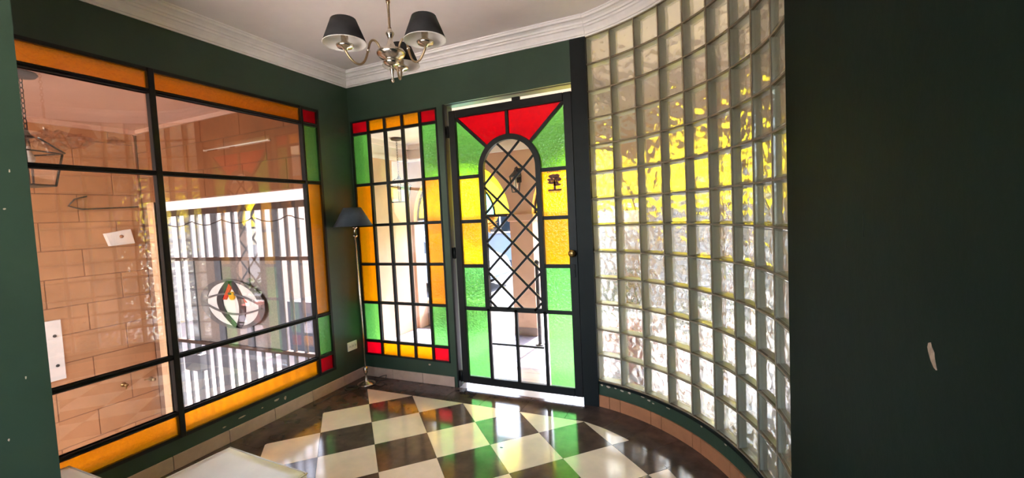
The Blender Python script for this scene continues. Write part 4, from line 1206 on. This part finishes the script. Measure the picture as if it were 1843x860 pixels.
# car
car = tag(empty('car', (-6.7, 9.6, -.28)), 'pale hatchback car parked in the street', 'car')
def car_body():
    side = [(-2.0, .32), (-1.95, .62), (-1.86, .86), (-1.55, .92), (-1.30, 1.28), (-1.05, 1.42), (-.2, 1.47), (.35, 1.40), (.98, .98), (1.60, .86), (1.92, .74), (2.02, .55), (2.0, .30)]
    b = B(); nW = 7; rows_ = []
    for x, z in side:
        rows_.append((x, z))
    vs = []; m = len(rows_)
    ws = [-.86, -.84, -.72, 0, .72, .84, .86]
    for k, wv in enumerate(ws):
        for x, z in rows_:
            inset = 0.0 if z < .95 else (z-.95)*.36
            yv = wv if abs(wv) < .1 else math.copysign(max(abs(wv)-inset, .2), wv)
            zz = z-(.03 if abs(wv) > .85 else 0)+(.02 if abs(wv) < .1 and z > .8 else 0)
            xx = x*(1-.03*(abs(wv) > .8))+(.05 if abs(wv) < .1 and x > 1.8 else 0)
            vs.append((xx, yv, zz))
    fs = []
    for k in range(len(ws)-1):
        for i in range(m-1): fs.append((k*m+i, k*m+i+1, (k+1)*m+i+1, (k+1)*m+i))
        fs.append((k*m+m-1, k*m, (k+1)*m, (k+1)*m+m-1))
    fs.append(list(range(m))); fs.append([(len(ws)-1)*m+i for i in range(m)][::-1])
    b.add(vs, fs, 0, False); return b
build('car_body', car_body(), 'car_paint', car)
for s in (-1, 1):
    yy = lambda z: s*(.865-(z-.95)*.36 if z > .95 else .865)
    for P in ([(-1.22, .98), (-.42, .98), (-.42, 1.36), (-1.02, 1.33)], [(-.36, .98), (.72, .98), (.30, 1.32), (-.36, 1.36)]):
        b = B(); b.add([(x, yy(z)+s*.004, z) for x, z in P]+[(x, yy(z)-s*.01, z) for x, z in P], [(0, 1, 2, 3), (7, 6, 5, 4), (0, 4, 5, 1), (1, 5, 6, 2), (2, 6, 7, 3), (3, 7, 4, 0)]); build('side_window', b, 'car_glass', car)
    for x in (-1.25, 1.28):
        b = B(); b.lathe([(0, -.10), (.29, -.10), (.315, -.07), (.315, .07), (.29, .10), (0, .10)], (x, s*.78, .315), 24, axis=(0, 1, 0)); wl_ = build('wheel', b, 'tyre', car)
        b = B(); b.lathe([(0, .0), (.19, .0), (.20, .012), (.10, .02), (0, .03)], (x, s*.881, .315), 18, axis=(0, s, 0)); build('wheel_rim', b, 'rim', wl_)
    b = B(); b.lathe([(0, 0), (.09, 0), (.08, .03), (0, .05)], (1.90, s*.62, .66), 14, axis=(1, 0, .3)); build('headlamp', b, 'headlamp', car)
b = B(); P = [(.42, .68, 1.38), (.42, -.68, 1.38), (.94, -.78, 1.03), (.94, .78, 1.03)]; nrm = Vector((.57, 0, .82))
b.add([Vector(p)+nrm*.012 for p in P]+[Vector(p)-nrm*.01 for p in P], [(0, 1, 2, 3), (7, 6, 5, 4), (0, 4, 5, 1), (1, 5, 6, 2), (2, 6, 7, 3), (3, 7, 4, 0)]); build('windscreen', b, 'car_glass', car)
b = B(); b.cbox(1.93, 2.06, -.70, .70, .33, .50, .03); build('bumper', b, 'car_paint', car)
# house across the street
hs_ = tag(empty('house', (-9.5, 16, -.28)), 'pale blue house with clay roof across the street', 'house')
b = B(); b.box(-5.5, 4.0, 0, 7, 0, 3.6); build('wall', b, 'house_blue', hs_)
b = B(); b.prism([(-.6, 3.6), (7.6, 3.6), (3.5, 5.4)], lambda u, v, d: (d, u, v), -6.0, 4.5); build('roof', b, 'roof', hs_)
for xw in (-3.4, -.9, 1.9):
    b = B(); b.cbox(xw-.55, xw+.55, -.06, .02, 1.1, 2.5, .02); wq = build('window', b, 'white_metal', hs_)
    for q in (-1, 1):
        b = B(); b.box(xw+q*.26-.22, xw+q*.26+.22, -.075, -.055, 1.18, 2.42); build('pane', b, 'car_glass', wq)
b = B(); b.cbox(3.0, 3.85, -.05, .01, 0, 2.1, .02); build('door', b, 'wood', hs_)
hs2 = tag(empty('house', (7.0, 18, -.28)), 'white flat-roofed house far across the street', 'house')
b = B(); b.box(-9, 8, 0, 7, 0, 4.2); build('wall', b, 'white_wall', hs2)
b = B(); b.box(-9.3, 8.3, -.3, 7.3, 4.2, 4.5); build('roof', b, 'pavement', hs2)
for xw in (-7, -4, -1, 2.5, 5.5):
    b = B(); b.cbox(xw-.6, xw+.6, -.06, .02, 1.1, 2.6, .02); wq = build('window', b, 'white_metal', hs2)
    b = B(); b.box(xw-.5, xw+.5, -.075, -.055, 1.2, 2.5); build('pane', b, 'car_glass', wq)
def tree(x, y, h, r, leaf, label, seed):
    t = tag(empty('street_tree', (x, y, -.28)), label, 'tree')
    b = B(); b.tube([(0, 0, 0), (.03, .02, h*.3), (-.04, .0, h*.55), (.02, .03, h*.8)], [.14, .11, .09, .04], 10)
    for a in range(4): b.tube([(0, 0, h*.45), (math.cos(a*1.6)*r*.4, math.sin(a*1.6)*r*.4, h*.68), (math.cos(a*1.6)*r*.7, math.sin(a*1.6)*r*.7, h*.8)], [.06, .04, .02], 7)
    build('trunk', b, 'bark', t)
    o = build('crown', leaf_mesh(1800, r, r*.8, .16, seed), leaf, t); o.location = (0, 0, h*.75); o['kind'] = 'stuff'
tree(-8.1, 14.4, 2.3, .95, 'leaf_yellow', 'yellow-leaved street tree before the pale blue house', 3)
tree(1.5, 12.5, 4.2, 1.9, 'leaf_yellow', 'yellow-leaved street tree behind the glass block wall', 4)
bpy.context.view_layer.update()
